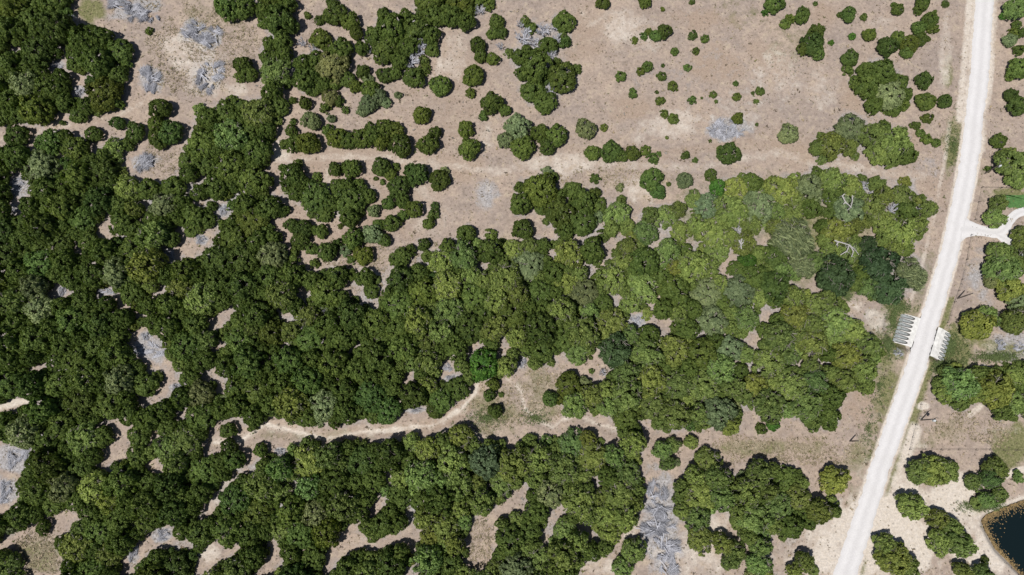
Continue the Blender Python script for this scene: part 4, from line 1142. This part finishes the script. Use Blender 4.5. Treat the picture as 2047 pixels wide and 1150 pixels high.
# white bare limbs above the sunlit woods
for (x, y, paths, lab) in ((1690, 490, [[(1668, 481), (1685, 486), (1698, 490), (1708, 498), (1717, 510)], [(1698, 490), (1693, 502), (1680, 510)], [(1700, 491), (1706, 503), (1702, 514)], [(1676, 484), (1672, 490)]], "white bare dead oak limb arching over green undergrowth"),
                           (1695, 402, [[(1684, 392), (1690, 404), (1701, 414)], [(1704, 391), (1704, 402), (1701, 414)], [(1684, 392), (1688, 388)], [(1690, 404), (1686, 408)]], "forked white dead limb standing above the sunlit woods"),
                           (1480, 488, [[(1482, 498), (1481, 488), (1483, 478)], [(1481, 488), (1477, 480)], [(1481, 490), (1486, 484)]], "short white dead snag by the pale clearing in the woods")):
    mb = MB(); b0 = G(x, y, 6.4)
    for pth in paths:
        pts = [G(px, py, 6.4 + .12 * k) - Vector((b0.x, b0.y, 0)) for k, (px, py) in enumerate(pth)]
        mb.tube(pts, [.16 - .025 * k for k in range(len(pts))], 5, .9)
        for k in range(len(pts) - 1):
            for _ in range(3):
                q = pts[k].lerp(pts[k + 1], random.random())
                stick(mb, q, (random.uniform(-1, 1), random.uniform(-1, 1), random.uniform(-.2, .4)), random.uniform(.6, 1.5), .045, .8)
    root = add("dead_limb", None, None, (b0.x, b0.y, 0))
    add("limb", mb.mesh("limb", M_BONE), root)
    st = MB(); p0 = paths[0][2]; q = G(p0[0], p0[1], 6.6) - Vector((b0.x, b0.y, 0))
    st.tube([(q.x, q.y - .6, -.1), (q.x + .1, q.y - .3, 2), q], [.28, .22, .17], 6, .6)
    add("trunk", st.mesh("limb_trunk", M_BONE), root)
    tag(root, lab, "dead tree")

# ------------------------------------------------------------------ culvert aprons
def apron(name, p_in0, p_in1, p_out0, p_out1, nslot, drop, slot_len, label, hwf=.37, taper=.14):
    """concrete slope with pipe mouths; p_in along the road edge, p_out the low edge (pixels)"""
    A, B = G(*p_in0), G(*p_in1)
    C_, D_ = G(*p_out0, -drop), G(*p_out1, -drop)
    org = (A + B) / 2; ux = (B - A).normalized(); L = (B - A).length
    vx = Vector((ux.y, -ux.x, 0))
    if vx.dot((C_ + D_) / 2 - org) < 0: vx = -vx
    depth_v = ((C_ + D_) / 2 - org).dot(vx)
    root = add(name, None, None, (org.x, org.y, 0), (0, 0, 0))
    def pt(u, v, dz=0.0):
        w = ux * u + vx * v
        return Vector((w.x, w.y, 0.07 - drop * max(0, v - .9) / (depth_v - .9) + dz))
    u0, u1 = (C_ - org).dot(ux), (D_ - org).dot(ux)
    pitch = L * .97 / nslot
    cols_ = 18 * nslot; rows = 44
    mb = MB(); grid = {}
    hw = pitch * hwf
    def inslot(u, v):
        k = int((u + L * .485) / pitch)
        if not 0 <= k < nslot: return False
        c_ = -L * .485 + (k + .5) * pitch
        vs = depth_v - slot_len
        if v < vs: return False
        ce = min(1.3, slot_len * .6)
        if v < vs + ce: return abs(u - c_) < hw * math.sqrt(max(0, 1 - ((vs + ce - v) / ce) ** 2))
        return abs(u - c_) < hw * (1 + taper * (v - vs - ce) / (slot_len - ce))
    for i in range(cols_):
        for j in range(rows):
            ua, ub = -L / 2 + L * i / cols_, -L / 2 + L * (i + 1) / cols_
            va, vb = depth_v * j / rows, depth_v * (j + 1) / rows
            if inslot((ua + ub) / 2, (va + vb) / 2): continue
            if j >= rows - 2 and False: continue
            top = [pt(ua, va), pt(ub, va), pt(ub, vb), pt(ua, vb)]
            mb.quad(*top)
            bot = [p - Vector((0, 0, .28)) for p in top]
            um, vm = (ua + ub) / 2, (va + vb) / 2; du = L / cols_; dv = depth_v / rows
            for (q, s1, s2) in (((um - du, vm), 0, 3), ((um + du, vm), 2, 1), ((um, vm + dv), 3, 2), ((um, vm - dv), 1, 0)):
                edge = abs(q[0]) > L / 2 or q[1] > depth_v or q[1] < 0 or inslot(*q)
                if edge: mb.quad(top[s1], top[s2], bot[s2], bot[s1])
    add("slab", mb.mesh("apron_slab", M_CONC), root)
    for k in range(nslot):
        c_ = -L * .485 + (k + .5) * pitch; pm = MB(); rad = hw * 1.06
        seg = 14; rings = 26
        prev = None
        for j in range(rings + 1):
            v = depth_v - slot_len - .5 + (slot_len + .9) * j / rings
            rr = rad * (1 + (.05 if j % 2 else 0))
            ring = []
            zc = -drop * .62 + .07
            zs = pt(0, v).z - .03
            for q in range(seg + 1):
                th = math.pi + math.pi * q / seg
                w = ux * (c_ + rr * math.cos(th)) + vx * v
                ring.append(Vector((w.x, w.y, min(zs, max(zs - 1.0, zc + rr * math.sin(th) * 1.1)))))
            if prev:
                for q in range(seg):
                    pm.quad(prev[q], prev[q + 1], ring[q + 1], ring[q])
            prev = ring
        pipe = add("pipe", pm.mesh("culvert_pipe", M_STEEL, True), root)
        rim = MB(); vs = depth_v - slot_len; ce = min(1.3, slot_len * .6); pts = []
        for q in range(-16, 17):
            t = abs(q) / 16; sg = 1 if q >= 0 else -1
            if t < .5:
                an = t / .5 * math.pi / 2; u = c_ + sg * hw * math.sin(an); v = vs + ce * (1 - math.cos(an))
            else:
                f = (t - .5) / .5; u = c_ + sg * hw * (1 + taper * f); v = vs + ce + f * (slot_len - ce)
            pts.append(pt(u, v, .015))
        rim.tube(pts, [.055] * len(pts), 5, cap=False)
        add("rim", rim.mesh("pipe_rim", M_RIM, True), pipe)
    tag(root, label, "culvert")
    return root
apron("culvert_apron", (1840, 637), (1822, 695), (1803, 627), (1790, 682), 7, 1.25, 2.75, "concrete culvert apron with seven pipe mouths on the woods side of the road")
apron("culvert_apron", (1876, 654), (1859, 711), (1900, 665), (1882, 724), 7, 1.0, 1.5, "comb-edged concrete culvert apron on the fenced side of the road", .30, .62)

# ------------------------------------------------------------------ utility poles
def pole(px, py, h, label, tank, rz):
    g = G(px, py); root = add("utility_pole", None, None, (g.x, g.y, -.05), (0, 0, rz))
    mb = MB(); mb.tube([(0, 0, -.3), (0, 0, h * .5), (0, 0, h)], [.19, .165, .13], 8); add("pole", mb.mesh("pole", M_POLE, True), root)
    if tank:
        mb = MB(); mb.box((0, .16, h - .55), (2.0, .1, .13)); ca = add("crossarm", mb.mesh("crossarm", M_POLE), root)
        for s in (-.85, -.3, .85):
            mb = MB(); mb.tube([(s, .16, h - .48), (s, .16, h - .25)], [.05, .035], 6); add("insulator", mb.mesh("insulator", M_GREYMETAL), ca)
        mb = MB(); mb.tube([(.1, -.42, h - 1.7), (.1, -.42, h - 1.65), (.1, -.42, h - .75), (.1, -.42, h - .68)], [.2, .27, .27, .18], 10); t = add("transformer", mb.mesh("transformer", M_GREYMETAL, True), root)
        mb = MB(); mb.box((.1, -.17, h - 1.2), (.12, .3, .5)); add("bracket", mb.mesh("bracket", M_STEEL), t)
    else:
        mb = MB(); mb.tube([(0, 0, h), (0, 0, h + .22)], [.05, .03], 6); add("insulator", mb.mesh("insulator", M_GREYMETAL), root)
    tag(root, label, "utility pole")
pole(1841, 840, 6.4, "dark timber utility pole with grey transformer near the drive stub", True, 0.4)
pole(1914, 597, 6.4, "plain dark utility pole on bare ground opposite the culvert grove", False, 0)
pole(1969, 347, 6.6, "utility pole with crossarm leaning over the small shrub by the oak", True, 1.2)
pole(1699, 882, 4.6, "short dark pole standing in roadside grass below the woods", False, 0)

# ------------------------------------------------------------------ wire fences
post_mb = MB(); post_mb.tube([(0, 0, -.2), (0, 0, 1.25)], [.06, .05], 6); POST = post_mb.mesh("fence_post", M_POLE)
def fence(pts, label, step=3.2):
    P3 = [G(x, y) for x, y in pts]
    g0 = P3[0]
    root = add("wire_fence", None, None, (g0.x, g0.y, 0))
    for a, b_ in zip(P3[:-1], P3[1:]):
        n = max(1, int((b_ - a).length / step))
        for k in range(n + 1):
            q = a.lerp(b_, k / n) - g0
            add("post", POST, root, (q.x, q.y, -.02), (random.uniform(-.06, .06), random.uniform(-.06, .06), random.random()))
        for hgt in (.35, .65, .95, 1.18):
            mb = MB(); mb.tube([a - g0 + Vector((0, 0, hgt)), a.lerp(b_, .5) - g0 + Vector((0, 0, hgt - .03)), b_ - g0 + Vector((0, 0, hgt))], [.012] * 3, 3, cap=False)
            add("wire", mb.mesh("wire", M_WIRE), root)
    tag(root, label, "fence")
fence([(1961, 376), (1955, 405), (1948, 440), (1962, 450), (1975, 453)], "wire fence turning from the road onto the driveway")
fence([(1940, 471), (1931, 520), (1922, 560), (1907, 605), (1893, 646)], "wire fence along the road between driveway and culvert")
fence([(1961, 376), (2000, 377), (2060, 376)], "wire fence running away from the road beside the green lawn")
fence([(1840, 809), (1829, 850), (1817, 899), (1880, 900), (1950, 900), (2060, 901)], "wire fence enclosing the bare lot with the transformer pole")

# ------------------------------------------------------------------ dry tufts, weeds and stones on the open ground
roadm = blur(fill(LE + RE[::-1]), 4)
openm = (~wood) & (roadm < .02) & (pm < .5) & (hollow < .5)
for x, y, r_, k, s_ in spots:
    pass
jj, ii = np.nonzero(openm)
nT = 26000
pick = rng.integers(0, len(jj), nT)
tv, tf, tc_ = [], [], []
pal = np.array([(0.12, 0.095, 0.07), (0.20, 0.16, 0.11), (0.30, 0.24, 0.155), (0.34, 0.28, 0.20), (0.10, 0.115, 0.045), (0.15, 0.15, 0.06), (0.23, 0.22, 0.20)])
clump = fnoise(40, 77)
STRAW = np.zeros((NY, NX), np.float32)
for sx_, sy_, sa, sb in ((400, 90, 120, 85), (330, 320, 40, 40), (960, 1090, 28, 50), (1090, 780, 70, 50), (990, 820, 60, 45), (1550, 900, 150, 26), (1950, 860, 80, 28), (75, 1100, 50, 45), (1230, 350, 120, 26), (760, 540, 120, 60)):
    STRAW = np.maximum(STRAW, blob(sx_, sy_, sa, sb))
sj, si = np.nonzero(openm & (STRAW > .3))
sp_ = rng.integers(0, len(sj), 14000)
jj = np.concatenate([jj[pick], sj[sp_]]); ii = np.concatenate([ii[pick], si[sp_]])
for n_ in range(len(jj)):
    j, i = jj[n_], ii[n_]
    if clump[j, i] < .40 and rng.random() < .7: continue
    if max(pale[j, i], track[j, i]) > .45 and rng.random() < .8: continue
    g = G(gx[i] + rng.uniform(-1, 1), gy[j] + rng.uniform(-1, 1))
    z = -0.05 - depth[j, i]
    s = rng.uniform(.10, .34) * (1.9 if rng.random() < .07 else 1)
    w = np.array([2.2, 2.5, 2.5, 1.5, .35, .35, .8]); w[4:6] += 5 * grass[j, i]; w /= w.sum()
    c_ = pal[rng.choice(7, p=w)] * rng.uniform(.8, 1.2)
    if n_ >= nT: c_ = (np.array((0.40, 0.33, 0.235)) if rng.random() < .62 else np.array((0.22, 0.19, 0.115))) * rng.uniform(.75, 1.15)
    for k in range(5):
        a = rng.uniform(0, 6.28); n0 = len(tv); hx = s * .55
        dx, dy = math.cos(a), math.sin(a)
        tv += [(g.x - dy * hx * .5, g.y + dx * hx * .5, z), (g.x + dy * hx * .5, g.y - dx * hx * .5, z), (g.x + dx * s, g.y + dy * s, z + s * rng.uniform(.5, 1.1))]
        tf.append((n0, n0 + 1, n0 + 2)); tc_.append((*c_, 1))
me = mesh_np("dry_grass", tv, tf, M_TUFT, {"tint": ('FACE', 'FLOAT_COLOR', tc_)})
o = add("dry_grass", me); o["kind"] = "stuff"; tag(o, "dry grass tufts and low weeds over the open ground", "grass")
# leafy weeds by the culverts, the creek meadow and road margins
wv, wf, wl2 = [], [], []
n0 = 0
for (cx, cy, rx, ry, n_) in ((1905, 690, 22, 28, 900), (1892, 735, 40, 18, 900), (1770, 690, 25, 25, 500), (1790, 635, 18, 40, 350), (1990, 715, 60, 12, 700), (1960, 1012, 45, 10, 500), (1070, 835, 25, 15, 160), (975, 835, 40, 22, 260), (1735, 860, 18, 70, 120), (1755, 770, 18, 50, 160), (1905, 290, 16, 50, 220), (1690, 590, 14, 14, 260), (1800, 615, 30, 18, 250)):
    a = rng.uniform(0, 6.28, n_); q = np.abs(rng.normal(0, .62, n_))
    Q_ = [(cx + rx * qq * math.cos(t), cy + ry * qq * math.sin(t)) for t, qq in zip(a, q)]
    Q_ = [p for p in Q_ if openm[int(np.clip((p[1] - Y0) / STEP, 0, NY - 1)), int(np.clip((p[0] - X0) / STEP, 0, NX - 1))] or cx in (1905, 1790)]
    Q_ = [p for p in Q_ if roadm[int(np.clip((p[1] - Y0) / STEP, 0, NY - 1)), int(np.clip((p[0] - X0) / STEP, 0, NX - 1))] < .02]
    n_ = len(Q_)
    P_ = np.array([[*G(*p)] for p in Q_])
    P_[:, 2] = np.array([ground_z(p[0], p[1]) for p in P_]) + rng.uniform(.1, .7, n_)
    C5 = np.repeat(P_, 7, 0) + rng.normal(0, .22, (n_ * 7, 3)) * np.array([1, 1, .5])
    v, f = leaf_cloud(C5, np.tile([0, 0, 1.0], (len(C5), 1)), .085, rng, 1.5, .6)
    wv.append(v); wf.append(f + n0); n0 += len(v); wl2.append(np.clip(rng.normal(.5, .2, len(C5)), 0, 1))
me = mesh_np("weeds", np.concatenate(wv), np.concatenate(wf), M_LEAF, {"leaf": ('FACE', 'FLOAT', np.concatenate(wl2))})
o = add("weeds", me); o.color = (0.15, 0.195, 0.075, 1); o["kind"] = "stuff"; tag(o, "low green weeds by the culverts and road verges", "weeds")
